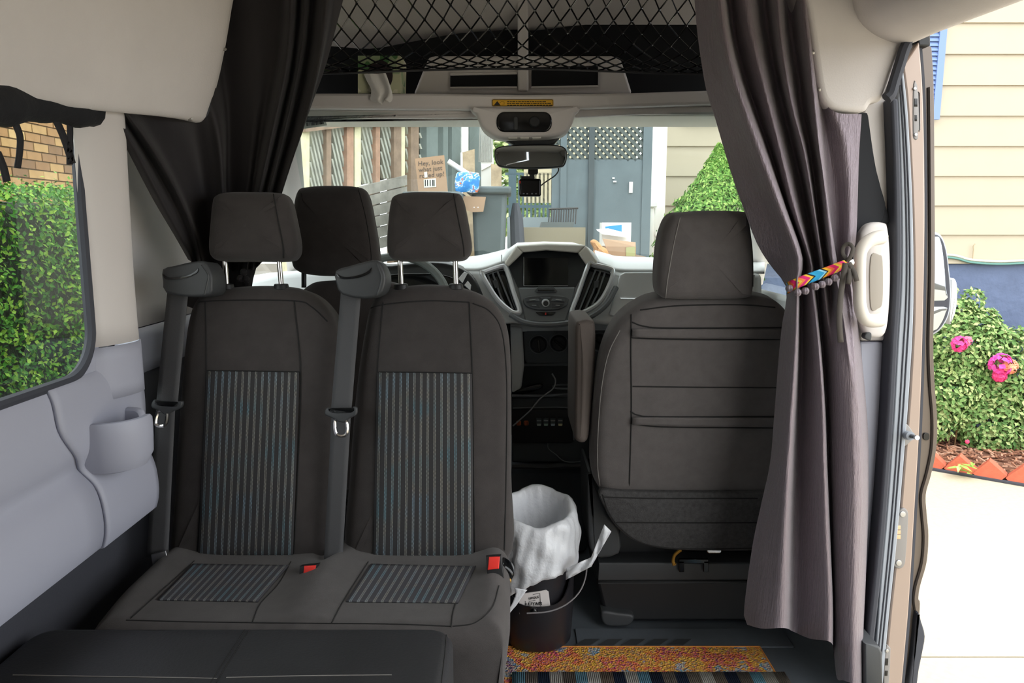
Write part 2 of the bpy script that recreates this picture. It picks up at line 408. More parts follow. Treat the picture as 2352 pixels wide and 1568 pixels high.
def shift(l, d): return [(x + d, y) for x, y in l]
strip('trim_12', shift(sealL, -2), shift(sealL, 15), 1.875, .06, m_rubber, .006, kind='structure')
g = [(2074, 150), (2086, 260), (2097, 480), (2099, 700), (2090, 880), (2078, 1040), (2060, 1250), (2042, 1420), (2028, 1575)]
strip('trim_13', shift(sealL, 14) [:-1] + [(2012, 1490), (2003, 1580)], g, 1.885, .06, m_rubber2, .004, kind='structure')
m_ = MB()
for f_ in (.40, .66):
    pts = [(a[0] * (1 - f_) + b[0] * f_, a[1] * (1 - f_) + b[1] * f_) for a, b in zip(px2(shift(sealL, 14), 4, False), px2(g, 4, False))]
    m_.tube([P(x, y, 1.884) for x, y in pts], .0020, 5)
obj('trim_14', m_, m_rubber, kind='structure')
jr = [(2112, 95), (2120, 200), (2124, 350), (2125, 520), (2122, 700), (2118, 850), (2112, 1000), (2103, 1150), (2094, 1300), (2086, 1420), (2072, 1575)]
strip('trim_15', shift(g, 0)[0:1] + [(2088, 100)] [0:0] + [(2085, 250), (2097, 480), (2100, 700), (2092, 880), (2080, 1040), (2062, 1250), (2044, 1420), (2030, 1575)], jr, 1.895, .05, m_tan, .004, kind='structure')
orr = [(2140, 108), (2145, 200), (2147, 400), (2148, 620), (2144, 780), (2147, 880), (2153, 960), (2151, 1030), (2139, 1090), (2127, 1135), (2129, 1180), (2133, 1230), (2129, 1290), (2114, 1345), (2110, 1375), (2113, 1400), (2098, 1575)]
strip('door_1', shift(jr, 3), orr, 1.935, .9, m_tand, .010, bseg=4, kind='structure')
strip('trim_16', shift(jr, -1), shift(jr, 5), 1.915, .04, m_rubber, 0, kind='structure')
m_ = MB().tube([P(x - 9, y, 1.932) for x, y in px2(orr[1:-1], 4, False)], .006, 6)
obj('trim_17', m_, m_tand, kind='structure')
# rubber bulb under the header's front end
obj('trim_18', MB().tube([P(x, y, 1.85) for x, y in px2([(2090, 92), (2078, 112), (2066, 150), (2055, 185), (2046, 215), (2036, 226)], 5, False)], [.009] * 3 + [.014] * 23, 8), m_rubber, kind='structure')
# black bracket at the top of the jamb
obj('trim_19', pprism([(2106, 78), (2138, 74), (2138, 106), (2110, 106)], 1.90, .06), m_black, bev=.004, kind='structure')
# sill step
obj('trim_20', ppad([(1986, 1478), (2020, 1484), (2028, 1500), (2030, 1600), (1986, 1600)], 1.80, .2, .008, smooth=False, fan=False), m_dkgrey, kind='structure')
# windshield, A pillars, side panes, door cards
def wsf(u, v):
    x = -.86 + 1.86 * u; xt = -.72 + 1.58 * u; c = 4 * (u - .5) ** 2
    return V(xt + (x - xt) * v, 2.50 + .80 * v - .10 * c, 1.632 - .56 * v)
wd = setting('window_2', (.07, 2.9, 1.07))
obj('pane', MB().grid(wsf, 16, 8), m_wind, wd)
for n_, a, b in (('trim_21', (-.725, 2.42, 1.66), (-.92, 3.22, 1.03)), ('trim_22', (.865, 2.42, 1.66), (1.04, 3.22, 1.03))):
    obj(n_, MB().tube([Vector(a).lerp(Vector(b), i / 6) for i in range(7)], .05, 10, flat=.6), m_beige2, kind='structure')
for n_, x in (('window_3', -.99), ('window_4', 1.03)):
    wx = setting(n_, (x, 2.6, .95)); y0_ = 2.38 if x < 0 else 2.15; obj('pane', MB().grid(lambda u, v: V(x, y0_ + (3.15 - y0_) * u, .95 + .65 * v), 2, 2), m_glass, wx, smooth=False)
obj('door_2', MB().box2((-.95, 2.16, .25), (-.92, 3.2, .985)), m_dash, bev=.02, kind='structure')
obj('door_3', MB().box2((.95, 2.16, .25), (.985, 3.2, 1.03)), m_dash, bev=.02, kind='structure')
# ================================================================ SEATS
def stripe_mat(name, n, base, dash=150):
    m = M(name, base, .95, bump=(900, .4, .0015), spec=.2); t = NT(m)
    sp = t.new('ShaderNodeSeparateXYZ'); t.link(t.coord('UV'), sp.inputs[0])
    fu = t.math('FRACT', t.math('MULTIPLY', sp.outputs[0], n))
    d = t.math('ABSOLUTE', t.math('SUBTRACT', fu, .5))
    band = t.math('MULTIPLY', t.math('LESS_THAN', d, .17), t.math('GREATER_THAN', d, .03))
    vv = t.math('ADD', t.math('MULTIPLY', sp.outputs[1], dash), t.math('MULTIPLY', t.math('GREATER_THAN', fu, .5), .5))
    ds = t.math('LESS_THAN', t.math('FRACT', vv), .62)
    hue = t.noise(9, 2); colr = t.ramp(hue, [(.35, '#7b8e9a'), (.5, '#8b8880'), (.65, '#6c8a94')])
    t.link(t.mix(t.math('MULTIPLY', band, ds), lin(base), colr), t.b.inputs['Base Color']); return m
m_str = stripe_mat('striped_insert_fabric', 14, '#3b3a3b')
m_str2 = stripe_mat('striped_cushion_fabric', 14, '#47464a', 90)
bench = thing('bench_seat', 'charcoal double bench seat with striped inserts facing the camera', 'bench seat', (-.43, 1.6, 0))
BK = dict(z0=.464, k=.18)
def BP(px, py, off=0): return P(px, py, 1.72 - off, **BK)
L1 = [(440, 686), (475, 664), (540, 655), (620, 653), (690, 662), (740, 698), (768, 760), (774, 900), (764, 1100), (750, 1290), (600, 1302), (450, 1300), (384, 1290), (388, 1150), (397, 1000), (408, 850), (421, 740)]
L2 = [(850, 690), (880, 662), (940, 652), (1000, 650), (1070, 660), (1130, 690), (1163, 745), (1173, 850), (1174, 1100), (1166, 1295), (1000, 1308), (860, 1306), (787, 1296), (796, 1100), (812, 900), (832, 760)]
bks = []
for nm, Lx in (('backrest', L1), ('backrest', L2)):
    mb = ppad(Lx, 1.72, .15, .04, .018, seg=6, **BK); bks.append(mb.bvh()); bo = obj(nm, mb, m_fab, bench, ang=60); bks.append(bo)
b1, o1, b2, o2 = bks
obj('striped_insert', patch(b1, (477, 852), (688, 855), (673, 1290), (456, 1288), 16, 20, .003), m_str, o1, sol=.004)
obj('striped_insert', patch(b2, (868, 855), (1084, 858), (1088, 1295), (858, 1292), 16, 20, .003), m_str, o2, sol=.004)
for bv, o, ls in ((b1, o1, [[(472, 694), (474, 850), (464, 1080), (452, 1288)], [(676, 692), (691, 856), (684, 1080), (674, 1290)], [(476, 851), (580, 852), (689, 854)], [(424, 696), (520, 690), (676, 691), (715, 704), (752, 738)]]),
                  (b2, o2, [[(880, 694), (867, 856), (862, 1080), (857, 1290)], [(1078, 694), (1085, 858), (1088, 1080), (1091, 1292)], [(866, 854), (980, 855), (1086, 857)], [(840, 712), (880, 700), (980, 691), (1078, 694)], [(1086, 696), (1125, 715), (1152, 760), (1163, 860), (1163, 1050), (1158, 1290)]])):
    for l in ls: seam('seam', bv, l, m_seam, o)
def headrest(out, Y, T, mat, parent, k=.12, z0=1.2, seams=(), bul=.012, r=.035):
    mb = ppad(out, Y, T, r, bul, z0=z0, k=k, seg=6, bb=.02); o = obj('headrest', mb, mat, parent, ang=60); bv = mb.bvh()
    for l, mm in seams: seam('seam', bv, l, mm, o, r=.0015)
    return o
H1 = [(484, 446), (510, 437), (570, 436), (630, 438), (652, 449), (666, 500), (676, 560), (669, 588), (645, 597), (560, 597), (500, 597), (478, 590), (469, 566), (473, 505), (477, 465)]
H2 = [(900, 446), (930, 437), (985, 436), (1040, 438), (1060, 449), (1073, 505), (1081, 562), (1073, 586), (1050, 596), (970, 596), (915, 596), (892, 588), (884, 562), (887, 505), (892, 465)]
for Hx, sx, ps in ((H1, [(628, 446), (638, 500), (650, 560), (652, 592)], [(516, 521), (640, 647)]), (H2, [(1042, 446), (1052, 500), (1064, 560), (1066, 588)], [(918, 922), (1045, 1048)])):
    ho = headrest(Hx, 1.835, .10, m_fab, bench, seams=[(sx, m_seam)])
    for xa, xb in ps:
        obj('post', MB().cyl(P(xa, 585, 1.885), P(xb, 662, 1.875), .0066, n=12), m_chrome, bench)
        q = P(xb - 1, 657, 1.868); obj('post_collar', MB().cyl(q + V(0, 0, -.008), q + V(0, 0, .006), .020, .017, n=16), m_black, bench, bev=.002)
# belt guides, belts, tongues, buckles
def belt_set(gd, slot, top, tongue, lap, loop, hub):
    mb = ppad(gd, 1.765, .09, .007, .0, z0=1.13, k=.1, sub=2, fan=False); g_ = obj('belt_guide', mb, m_dkgrey, bench, ang=50); bv = mb.bvh()
    obj('slot', pad([layf(bv, a, b, .003, 1.762) for a, b in px2(slot, 3)], (0, -1, 0), .004, .0006, fan=False), m_blackg, g_)
    obj('rim', MB().tube([lay(bv, a, b, .0) or P(a, b, 1.77) for a, b in px2(hub, 6, False)], .002, 5), m_dkgrey, g_)
    bl = obj('seat_belt', MB().grid(lambda u, v: P(*(Vector(top[0]).lerp(Vector(top[1]), u).lerp(Vector(top[3]).lerp(Vector(top[2]), u), v)), 1.675 + .01 * math.sin(v * 3.1) - .0, **BK), 4, 24), m_belt, bench, sol=.003)
    obj('lap_belt', MB().grid(lambda u, v: P(*(Vector(lap[0]).lerp(Vector(lap[1]), u).lerp(Vector(lap[3]).lerp(Vector(lap[2]), u), v)), 1.688, **BK), 4, 20), m_belt, bench, sol=.003)
    tg = obj('belt_tongue', ppad(tongue, 1.655, .014, .004, 0, sub=3, fan=False, **BK), m_dkgrey, bench)
    obj('latch_plate', MB().tube([P(a, b, 1.66, **BK) for a, b in px2(loop, 4)], .0042, 6, closed=True), m_chrome, tg)
belt_set([(372, 618), (400, 610), (455, 598), (474, 606), (486, 632), (487, 655), (482, 676), (440, 682), (380, 672), (372, 645)],
         [(376, 630), (385, 636), (402, 637), (430, 632), (447, 624), (456, 616), (454, 626), (440, 634), (420, 640), (395, 642), (380, 640)],
         [(388, 638), (436, 631), (407, 935), (359, 928)],
         [(346, 930), (352, 918), (360, 920), (362, 927), (404, 930), (406, 922), (418, 922), (414, 936), (396, 944), (378, 952), (366, 944), (350, 938)],
         [(360, 938), (402, 940), (386, 1275), (337, 1278)], [(364, 945), (383, 946), (379, 976), (358, 974)], [(463, 608), (478, 630), (476, 650), (470, 676)])
belt_set([(770, 622), (800, 611), (855, 597), (873, 604), (885, 630), (884, 655), (872, 676), (838, 686), (785, 676), (771, 650)],
         [(774, 628), (783, 634), (800, 636), (830, 630), (846, 622), (854, 614), (852, 625), (838, 633), (818, 639), (793, 641), (778, 638)],
         [(786, 637), (833, 631), (807, 944), (760, 946)],
         [(746, 952), (748, 938), (758, 936), (762, 944), (806, 944), (810, 934), (819, 936), (818, 952), (800, 962), (790, 970), (776, 968), (762, 960)],
         [(762, 952), (806, 952), (786, 1292), (744, 1292)], [(770, 966), (795, 967), (795, 998), (773, 998)], [(866, 606), (876, 632), (874, 655), (866, 678)])
obj('belt_anchor', ppad([(346, 1274), (380, 1264), (383, 1276), (368, 1288), (350, 1300)], 1.67, .012, .003, fan=False, smooth=False, **BK), m_steel, bench)
# cushion
def cushion():
    m = MB(); nu, nv = 72, 40
    X0, X1, Y0, Y1 = -.865, -.004, 1.362, 1.76
    def hgt(x, y):
        def bump_(c, w_): return math.exp(-((x - c) / w_) ** 2)
        b = .024 * (bump_(-.855, .07) + bump_(-.43, .055) + bump_(-.02, .06)); b *= sm(1.38, 1.55, y) * .6 + .4
        dip = -.008 * (bump_(-.65, .10) + bump_(-.22, .10)) * math.exp(-((y - 1.58) / .1) ** 2)
        notch = -.03 * math.exp(-((x + .455) / .025) ** 2 - ((y - 1.72) / .05) ** 2)
        return .472 + b + dip + notch
    def fn(u, v):
        u2 = (u - .04) / .92; v2 = (v - .07) / .93
        sk = u2 < -1e-6 or u2 > 1 + 1e-6 or v2 < -1e-6; u3 = min(1, max(0, u2)); v3 = max(0, v2)
        a = 2 * u3 - 1; b = 2 * v3 - 1; a2 = a * (1 - .035 * b ** 8) ; b2_ = b * (1 - .09 * a ** 6) if b < 0 else b
        x = (X0 + X1) / 2 + (X1 - X0) / 2 * a2; y = (Y0 + Y1) / 2 + (Y1 - Y0) / 2 * b2_
        d = min((1 - abs(a)) * (X1 - X0) / 2, (1 + b) * (Y1 - Y0) / 2); R = .055
        z = hgt(x, y)
        if d < R: z -= R * (1 - math.sqrt(max(0, 1 - (1 - d / R) ** 2)))
        if sk: z = .17; x += (.02 if u2 < 0 else (-.03 if u2 > 1 else 0)); y += .02 if v2 < 0 else 0
        return V(x, y, z)
    ua = [0, .04] + [.04 + .92 * (i / nu) for i in range(1, nu + 1)] + [1.0]; va = [0, .07] + [.07 + .93 * j / nv for j in range(1, nv + 1)]
    ua = [0, .02, .04] + [.04 + .92 * .5 * (1 - math.cos(math.pi * i / nu)) for i in range(1, nu + 1)] + [.98, 1.0]
    va = [0, .035, .07] + [.07 + .93 * (1 - math.cos(math.pi / 2 * j / nv)) for j in range(1, nv + 1)]
    rows = []
    for v in va:
        rows.append([fn(u, v) for u in ua])
    return m.rings(rows, closed=False, cap0=False, cap1=False)
cm = cushion(); cb = cm.bvh(); cu_ = obj('cushion', cm, m_fab3, bench, ang=80)
obj('cushion_base', MB().box2((-.85, 1.40, .0), (-.14, 1.80, .30)), m_black, bench, bev=.02)
obj('striped_insert', patch(cb, (442, 1297), (664, 1300), (592, 1383), (362, 1379), 24, 14, .002), m_str2, cu_, sol=.003)
obj('striped_insert', patch(cb, (852, 1297), (1092, 1303), (1052, 1386), (795, 1383), 24, 14, .002), m_str2, cu_, sol=.003)
for l in ([(290, 1424), (450, 1428), (700, 1431), (900, 1433), (1036, 1438)], [(446, 1288), (400, 1330), (340, 1384), (300, 1420)], [(668, 1290), (640, 1340), (598, 1386), (580, 1428)], [(846, 1290), (820, 1330), (785, 1386), (762, 1430)], [(1092, 1300), (1062, 1350), (1042, 1400), (1036, 1440)], [(1040, 1438), (1090, 1430), (1130, 1395), (1146, 1345)]):
    seam('seam', cb, l, m_seam, cu_, r=.0014)
def buckle(body, red, Y, zz):
    o = obj('buckle', ppad(body, Y, .03, .003, fan=False, smooth=False, z0=zz, k=.3), m_black, bench); obj('release_button', ppad(red, Y - .004, .012, .003, fan=False, smooth=False, z0=zz, k=.3), m_red, o); return o
buckle([(688, 1300), (728, 1296), (728, 1330), (686, 1330)], [(698, 1300), (725, 1298), (722, 1321), (696, 1321)], 1.60, .47)
bq = buckle([(1116, 1278), (1151, 1276), (1158, 1330), (1120, 1330)], [(1123, 1279), (1148, 1278), (1146, 1306), (1120, 1309)], 1.58, .47)
obj('hinge', ppad([(1152, 1300), (1168, 1304), (1181, 1320), (1172, 1336), (1156, 1334)], 1.64, .05, .008, z0=.45), m_blackg, bench)
obj('brass_pivot', ppad([(1158, 1332), (1172, 1330), (1174, 1338), (1164, 1342)], 1.635, .02, .003, z0=.45), M('brass', '#b08a4a', .4, .8), bench)
# driver seat
drv = thing('driver_seat', 'black driver seat behind the bench with its tall headrest showing', 'car seat', (-.3, 2.45, 0))
headrest([(676, 434), (700, 424), (750, 421), (815, 424), (838, 440), (852, 500), (862, 560), (866, 605), (852, 625), (790, 630), (720, 630), (678, 622), (662, 600), (662, 540), (665, 480)], 2.27, .12, m_fab, drv, seams=[([(822, 430), (840, 500), (852, 580), (850, 622)], m_seam)], r=.045)
obj('backrest', ppad([(700, 655), (760, 642), (860, 640), (930, 660), (965, 720), (985, 900), (980, 1120), (800, 1130), (640, 1120), (640, 900), (660, 720)], 2.29, .16, .04, .01, z0=1.1, k=.12), m_fab, drv, ang=60)
obj('cushion', MB().box2((-.62, 2.42, .33), (-.12, 2.9, .46)), m_fab, drv, bev=.05, bseg=4)
obj('seat_box', MB().box2((-.58, 2.40, .0), (-.15, 2.86, .33)), m_black, drv, bev=.01)
for a in (698, 800): obj('post', MB().cyl(P(a, 620, 2.33), P(a, 660, 2.33), .008, n=10), m_black, drv)
# front passenger seat (its back faces the camera)
ps = thing('passenger_seat', 'charcoal front passenger seat seen from behind, with stitched map pockets', 'car seat', (.45, 2.35, 0))
KP = dict(z0=.325, k=-.13)
mb = ppad([(1530, 686), (1475, 703), (1424, 742), (1393, 800), (1374, 880), (1364, 980), (1361, 1080), (1372, 1122), (1400, 1142), (1500, 1146), (1650, 1147), (1800, 1144), (1838, 1120), (1850, 1000), (1850, 850), (1832, 752), (1800, 704), (1750, 686), (1640, 680)], 2.09, .14, .045, .012, seg=6, **KP)
pb = mb.bvh(); po = obj('backrest', mb, m_fab2, ps, ang=60)
mb = ppad([(1378, 1130), (1390, 1170), (1415, 1210), (1460, 1244), (1520, 1261), (1620, 1266), (1740, 1264), (1800, 1240), (1832, 1180), (1836, 1135), (1700, 1132), (1540, 1132), (1440, 1130)], 2.075, .03, .008, .01, **KP)
fb = mb.bvh(); fo = obj('lower_flap', mb, m_felt, ps, ang=60, label='fuzzy grey felt flap')
seam('seam', fb, [(1384, 1135), (1398, 1175), (1425, 1212), (1470, 1244), (1530, 1257), (1620, 1260), (1740, 1258)], m_seam, fo); seam('seam', fb, [(1386, 1141), (1500, 1144), (1740, 1144)], m_seam, fo); seam('seam', fb, [(1410, 1199), (1560, 1200), (1760, 1200)], m_seam, fo)
seam('seam', pb, [(1424, 758), (1398, 812), (1382, 890), (1374, 990), (1373, 1070), (1378, 1115)], m_seaml, po, r=.0014)
for l in ([(1450, 722), (1449, 800), (1450, 950), (1445, 1128)], [(1450, 775), (1500, 778), (1650, 780), (1800, 779)], [(1450, 739), (1480, 749), (1540, 753), (1800, 752)], [(1453, 887), (1600, 889), (1800, 890)], [(1448, 944), (1466, 953), (1520, 957), (1790, 956)], [(1447, 972), (1520, 980), (1700, 982), (1800, 982)], [(1470, 712), (1560, 702), (1700, 700), (1780, 706)]):
    seam('seam', pb, l, m_seam, po, r=.002)
obj('map_pocket_edge', patch(pb, (1452, 754), (1800, 755), (1800, 777), (1452, 773), 20, 4, .007), m_fab2, po, sol=.006)
obj('map_pocket_edge', patch(pb, (1452, 956), (1790, 958), (1790, 979), (1452, 972), 20, 4, .007), m_fab2, po, sol=.006)
headrest([(1545, 496), (1585, 489), (1640, 486), (1705, 487), (1724, 494), (1734, 550), (1738, 620), (1736, 670), (1722, 688), (1640, 691), (1550, 690), (1522, 684), (1513, 660), (1515, 600), (1524, 540)], 1.965, .12, m_fab2, ps, k=-.05, z0=1.2, seams=[([(1562, 500), (1548, 560), (1534, 640), (1529, 684)], m_seaml), ([(1714, 494), (1726, 560), (1729, 630), (1728, 684)], m_seam)])
obj('armrest', ppad([(1322, 752), (1335, 737), (1356, 736), (1368, 750), (1367, 850), (1358, 950), (1350, 1012), (1324, 1014), (1319, 980), (1321, 850)], 2.08, .28, .018, .004, sub=4), M('armrest_brown_grey', '#5d544f', .8, bump=(600, .2)), ps, ang=50)
obj('recliner_cover', ppad([(1352, 1085), (1372, 1120), (1395, 1180), (1422, 1218), (1422, 1272), (1362, 1276), (1352, 1200)], 2.14, .25, .01, 0, fan=False, sub=3), m_dkgrey, ps)
obj('cushion', MB().box2((.32, 2.25, .30), (.80, 2.72, .47)), m_fab, ps, bev=.05, bseg=4)
sb_ = MB().prism([P(1368, 1330, 2.22), P(1860, 1330, 2.22), P(1850, 1428, 2.22), P(1392, 1428, 2.22)], (0, .42, 0))
obj('seat_box', sb_, m_black, ps, bev=.012)
obj('seat_rail_cover', ppad([(1376, 1292), (1860, 1292), (1862, 1332), (1374, 1334)], 2.18, .4, .006, fan=False, smooth=False), m_dkgrey, ps)
obj('seat_frame', MB().box2((.34, 2.26, .21), (.80, 2.6, .31)), m_black, ps, bev=.008)
obj('trim_line', MB().tube([P(1374, 1339, 2.176), P(1860, 1339, 2.176)], .0012, 5), m_dkgrey, ps)
obj('foot', ppad([(1382, 1405), (1420, 1408), (1452, 1412), (1456, 1424), (1440, 1438), (1390, 1436)], 2.19, .08, .008, fan=False), m_dkgrey, ps)
obj('brass_hook', MB().tube([P(x, y, 2.15) for x, y in px2([(1564, 1262), (1550, 1274), (1546, 1288), (1549, 1296)], 5, False)], [.005] * 14 + [.007, .007], 8), M('brass_hook', '#c08f3c', .35, .7), ps)
obj('chrome_clip', ppad(rrect(1624, 1256, 1658, 1271, 6), 2.13, .02, .003, smooth=False), m_chrome, ps)
s = MB()
for a in ([(1560, 1288), (1572, 1288), (1572, 1314), (1560, 1314)], [(1616, 1288), (1628, 1288), (1628, 1314), (1616, 1314)], [(1560, 1284), (1628, 1284), (1628, 1294), (1560, 1294)]): s.join(pprism(a, 2.165, .012))
obj('handle_bracket', s, m_blackg, ps, bev=.002)
# ottoman
ot = thing('leather_cushion', 'black leatherette box cushion with double stitching in front of the bench', 'cushion', (-.52, 1.0, 0))
om = pad([V(x, y, .496) for x, y in rrect(-.93, .70, -.112, 1.352, .05)], (0, 0, 1), .16, .022, .006); ob = om.bvh(); oo = obj('cushion', om, m_leather, ot, ang=60)
obj('box', MB().box2((-.915, .72, 0), (-.135, 1.33, .30)), m_leather, ot, bev=.01)
for l in ([(577, 1441), (545, 1490), (510, 1545), (497, 1567)], [(566, 1441), (534, 1490), (498, 1545), (484, 1567)], [(30, 1550), (200, 1553), (400, 1556), (498, 1558)], [(520, 1556), (700, 1552), (900, 1550)], [(1026, 1444), (1022, 1500), (1014, 1567)]):
    seam('stitching', ob, l, m_seaml if l[0][1] > 1500 else m_seam, oo, r=.0011)
# ================================================================ CURTAINS
def hang(pts):      # carry a fold that leaves the frame on up to the ceiling
    if pts[0][1] > -60: return pts
    (x0, y0), (x1, y1) = pts[0], pts[1]; return [(x0 + (x0 - x1) * 145 / (y1 - y0), y0 - 145)] + pts
def stream(pts, y0, y1=None, mid=None, dy=0):
    """pixel polyline -> 3D, depth running from y0 at the first point to y1 at the last"""
    pts = hang(pts); n = len(pts); out = []
    for i, (a, b) in enumerate(pts):
        t = i / (n - 1); y = y0 + ((y1 if y1 is not None else y0) - y0) * t
        out.append(P(a, b, y + dy))
    return out
rs_ = [
 ([(1590, -70), (1600, 60), (1612, 150), (1623, 210), (1642, 270), (1665, 350), (1690, 430), (1712, 490), (1737, 556), (1767, 606), (1803, 652), (1806, 690), (1797, 740), (1789, 815), (1779, 943), (1769, 1060), (1750, 1150), (1728, 1254), (1709, 1400), (1716, 1434)], .01),
 ([(1622, -70), (1633, 60), (1650, 160), (1690, 300), (1740, 440), (1790, 560), (1818, 648), (1816, 720), (1808, 830), (1795, 1000), (1776, 1200), (1750, 1443)], -.02),
 ([(1650, -70), (1667, 71), (1694, 186), (1746, 332), (1797, 474), (1838, 590), (1832, 646), (1832, 700), (1829, 824), (1818, 1000), (1808, 1200), (1802, 1442)], -.055),
 ([(1668, -70), (1684, 71), (1712, 186), (1762, 332), (1808, 474), (1846, 590), (1842, 643), (1840, 704), (1838, 830), (1832, 1000), (1826, 1200), (1822, 1450)], .035),
 ([(1690, -70), (1709, 60), (1738, 178), (1781, 336), (1816, 474), (1858, 600), (1856, 640), (1858, 704), (1862, 815), (1862, 1000), (1862, 1200), (1860, 1466)], -.02),
 ([(1716, -70), (1732, 60), (1757, 178), (1796, 336), (1830, 474), (1864, 600), (1866, 637), (1873, 704), (1884, 815), (1892, 943), (1895, 1060), (1900, 1200), (1908, 1380), (1907, 1474)], -.03),
 ([(1750, -70), (1762, 60), (1780, 170), (1806, 280), (1836, 400), (1860, 520), (1876, 604), (1876, 634), (1880, 704), (1890, 815), (1898, 943), (1902, 1060), (1908, 1200), (1913, 1380), (1915, 1500)], .035),
 ([(1782, -70), (1790, 60), (1803, 158), (1822, 257), (1848, 355), (1871, 494), (1888, 606), (1890, 630), (1897, 704), (1907, 815), (1912, 943), (1914, 1060), (1916, 1200), (1919, 1400), (1922, 1556)], -.04),
 ([(1806, -70), (1815, 60), (1830, 158), (1843, 257), (1862, 355), (1881, 494), (1897, 604), (1902, 626), (1911, 704), (1921, 815), (1930, 943), (1934, 1060), (1934, 1200), (1935, 1400), (1937, 1562)], .02),
 ([(1838, -70), (1845, 0), (1856, 100), (1866, 198), (1878, 316), (1894, 434), (1909, 604), (1916, 621), (1930, 704), (1942, 815), (1952, 943), (1957, 1060), (1957, 1200), (1955, 1400), (1955, 1568)], -.045),
 ([(1868, 112), (1880, 200), (1892, 300), (1905, 430), (1915, 540), (1920, 600), (1926, 618), (1941, 704), (1953, 815), (1964, 943), (1969, 1060), (1969, 1200), (1966, 1400), (1966, 1570)], -.01),
 ([(1886, 214), (1902, 290), (1920, 400), (1930, 500), (1935, 596), (1936, 614), (1952, 704), (1963, 815), (1975, 943), (1980, 1060), (1980, 1200), (1975, 1400), (1976, 1570)], .0),
 ([(1916, 256), (1940, 330), (1950, 430), (1950, 530), (1946, 590), (1946, 610), (1958, 690), (1968, 790), (1980, 900), (1988, 1060), (1988, 1200), (1982, 1400), (1985, 1572)], -.015),
 ([(1979, 262), (1973, 360), (1970, 460), (1966, 550), (1956, 590), (1952, 606), (1962, 690), (1971, 745), (1982, 847), (1993, 975), (1995, 1060), (1994, 1181), (1989, 1326), (1983, 1489), (1996, 1572)], -.005)]
rc = thing('curtain', 'black satin curtain gathered by the colourful band beside the open door', 'curtain', P(1900, 1568, 1.85))
LOW = [0.02, -0.03, -0.055, 0.035, 0.0, -0.05, 0.045, -0.005, -0.035, -0.052, -0.052, -0.042, -0.02, 0.02]     # fold depth of each line below the tie
def stream2(pts, y0, y1, da_, db_):
    pts = hang(pts); n = len(pts)
    return [P(a, b, y0 + (y1 - y0) * i / (n - 1) + da_ * 1.6 + (db_ * 1.35 - da_ * 1.6) * sm(640, 760, b)) for i, (a, b) in enumerate(pts)]
S3 = [stream2(p, y_, 1.86, d, e) for (p, d), e, y_ in zip(rs_, LOW, [1.94] * 10 + [1.92, 1.895, 1.885, 1.88])]
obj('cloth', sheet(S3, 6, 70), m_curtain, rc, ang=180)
# loose rear layer of the same curtain showing beyond its edge
obj('rear_layer', sheet([stream(p, 1.906, 1.90) for p in ([(1930, 258), (1935, 400), (1940, 560), (1945, 640)], [(1985, 259), (1996, 330), (2000, 420), (1985, 540), (1965, 620)], [(1992, 262), (2006, 370), (2022, 440), (2030, 495), (1990, 560)], [(1994, 268), (2009, 372), (2028, 455), (2044, 506), (2035, 514)])], 6, 20), M('curtain_back', '#191b20', .8), rc, ang=180)
m_snap = M('snap_metal', '#b4b0a8', .35, .9)
for a, b in ((1848, 18), (1868, 120), (1883, 205), (1926, 268)):
    q = P(a, b, 1.87); obj('snap', MB().sphere(q, (.006, .004, .006), 8, 5), m_snap, rc)
# left curtain
ls_ = [
 ([(232, 229), (290, 340), (350, 455), (400, 540), (432, 596)], 1.60, 0), ([(244, 230), (310, 340), (372, 460), (420, 555), (443, 602)], 1.62, -.02), ([(258, 232), (330, 345), (395, 460), (438, 560), (454, 606)], 1.65, .02),
 ([(274, 236), (350, 340), (402, 430), (442, 520), (465, 610)], 1.67, -.03), ([(318, 248), (378, 350), (425, 450), (456, 540), (474, 613)], 1.72, .02), ([(365, 263), (412, 350), (448, 450), (470, 540), (484, 616)], 1.78, .03),
 ([(435, 274), (452, 350), (472, 450), (488, 540), (496, 620)], 1.86, .02), ([(474, 268), (488, 345), (499, 450), (505, 540), (509, 622)], 1.90, -.005), ([(486, 226), (506, 310), (514, 430), (517, 540), (520, 625)], 1.93, -.03),
 ([(500, 125), (519, 260), (521, 430), (525, 540), (528, 625)], 1.95, .03), ([(514, 20), (538, 180), (545, 380), (540, 510), (537, 625)], 1.95, .035), ([(530, -70), (585, 150), (578, 350), (560, 500), (547, 625)], 1.95, .02),
 ([(640, -70), (632, 130), (600, 320), (575, 480), (556, 625)], 1.95, .03), ([(672, -70), (660, 130), (626, 300), (594, 450), (566, 624)], 1.95, -.03), ([(690, -70), (676, 130), (641, 300), (605, 450), (573, 622)], 1.95, .02),
 ([(705, -70), (693, 110), (658, 285), (618, 445), (580, 620)], 1.95, -.02), ([(722, -70), (707, 110), (672, 280), (630, 440), (588, 616)], 1.95, .025), ([(755, -70), (736, 120), (706, 260), (653, 425), (596, 608)], 1.95, -.03),
 ([(780, -70), (760, 50), (735, 160), (703, 268), (665, 375), (601, 603)], 1.95, .01), ([(806, -70), (774, 55), (747, 155), (716, 240), (684, 335), (642, 446), (605, 600)], 1.96, .02)]
lc = thing('curtain', 'black curtain pulled back to the left wall above the bench', 'curtain', P(500, 625, 1.98))
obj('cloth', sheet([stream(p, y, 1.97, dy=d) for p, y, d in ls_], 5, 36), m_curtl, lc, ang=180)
for a, b, y in ((235, 231, 1.585), (298, 243, 1.66), (358, 260, 1.74), (436, 273, 1.83), (515, 113, 1.92)):
    q = P(a, b, y); obj('snap', MB().sphere(q, (.0065, .004, .0045), 8, 5), m_snap, lc)
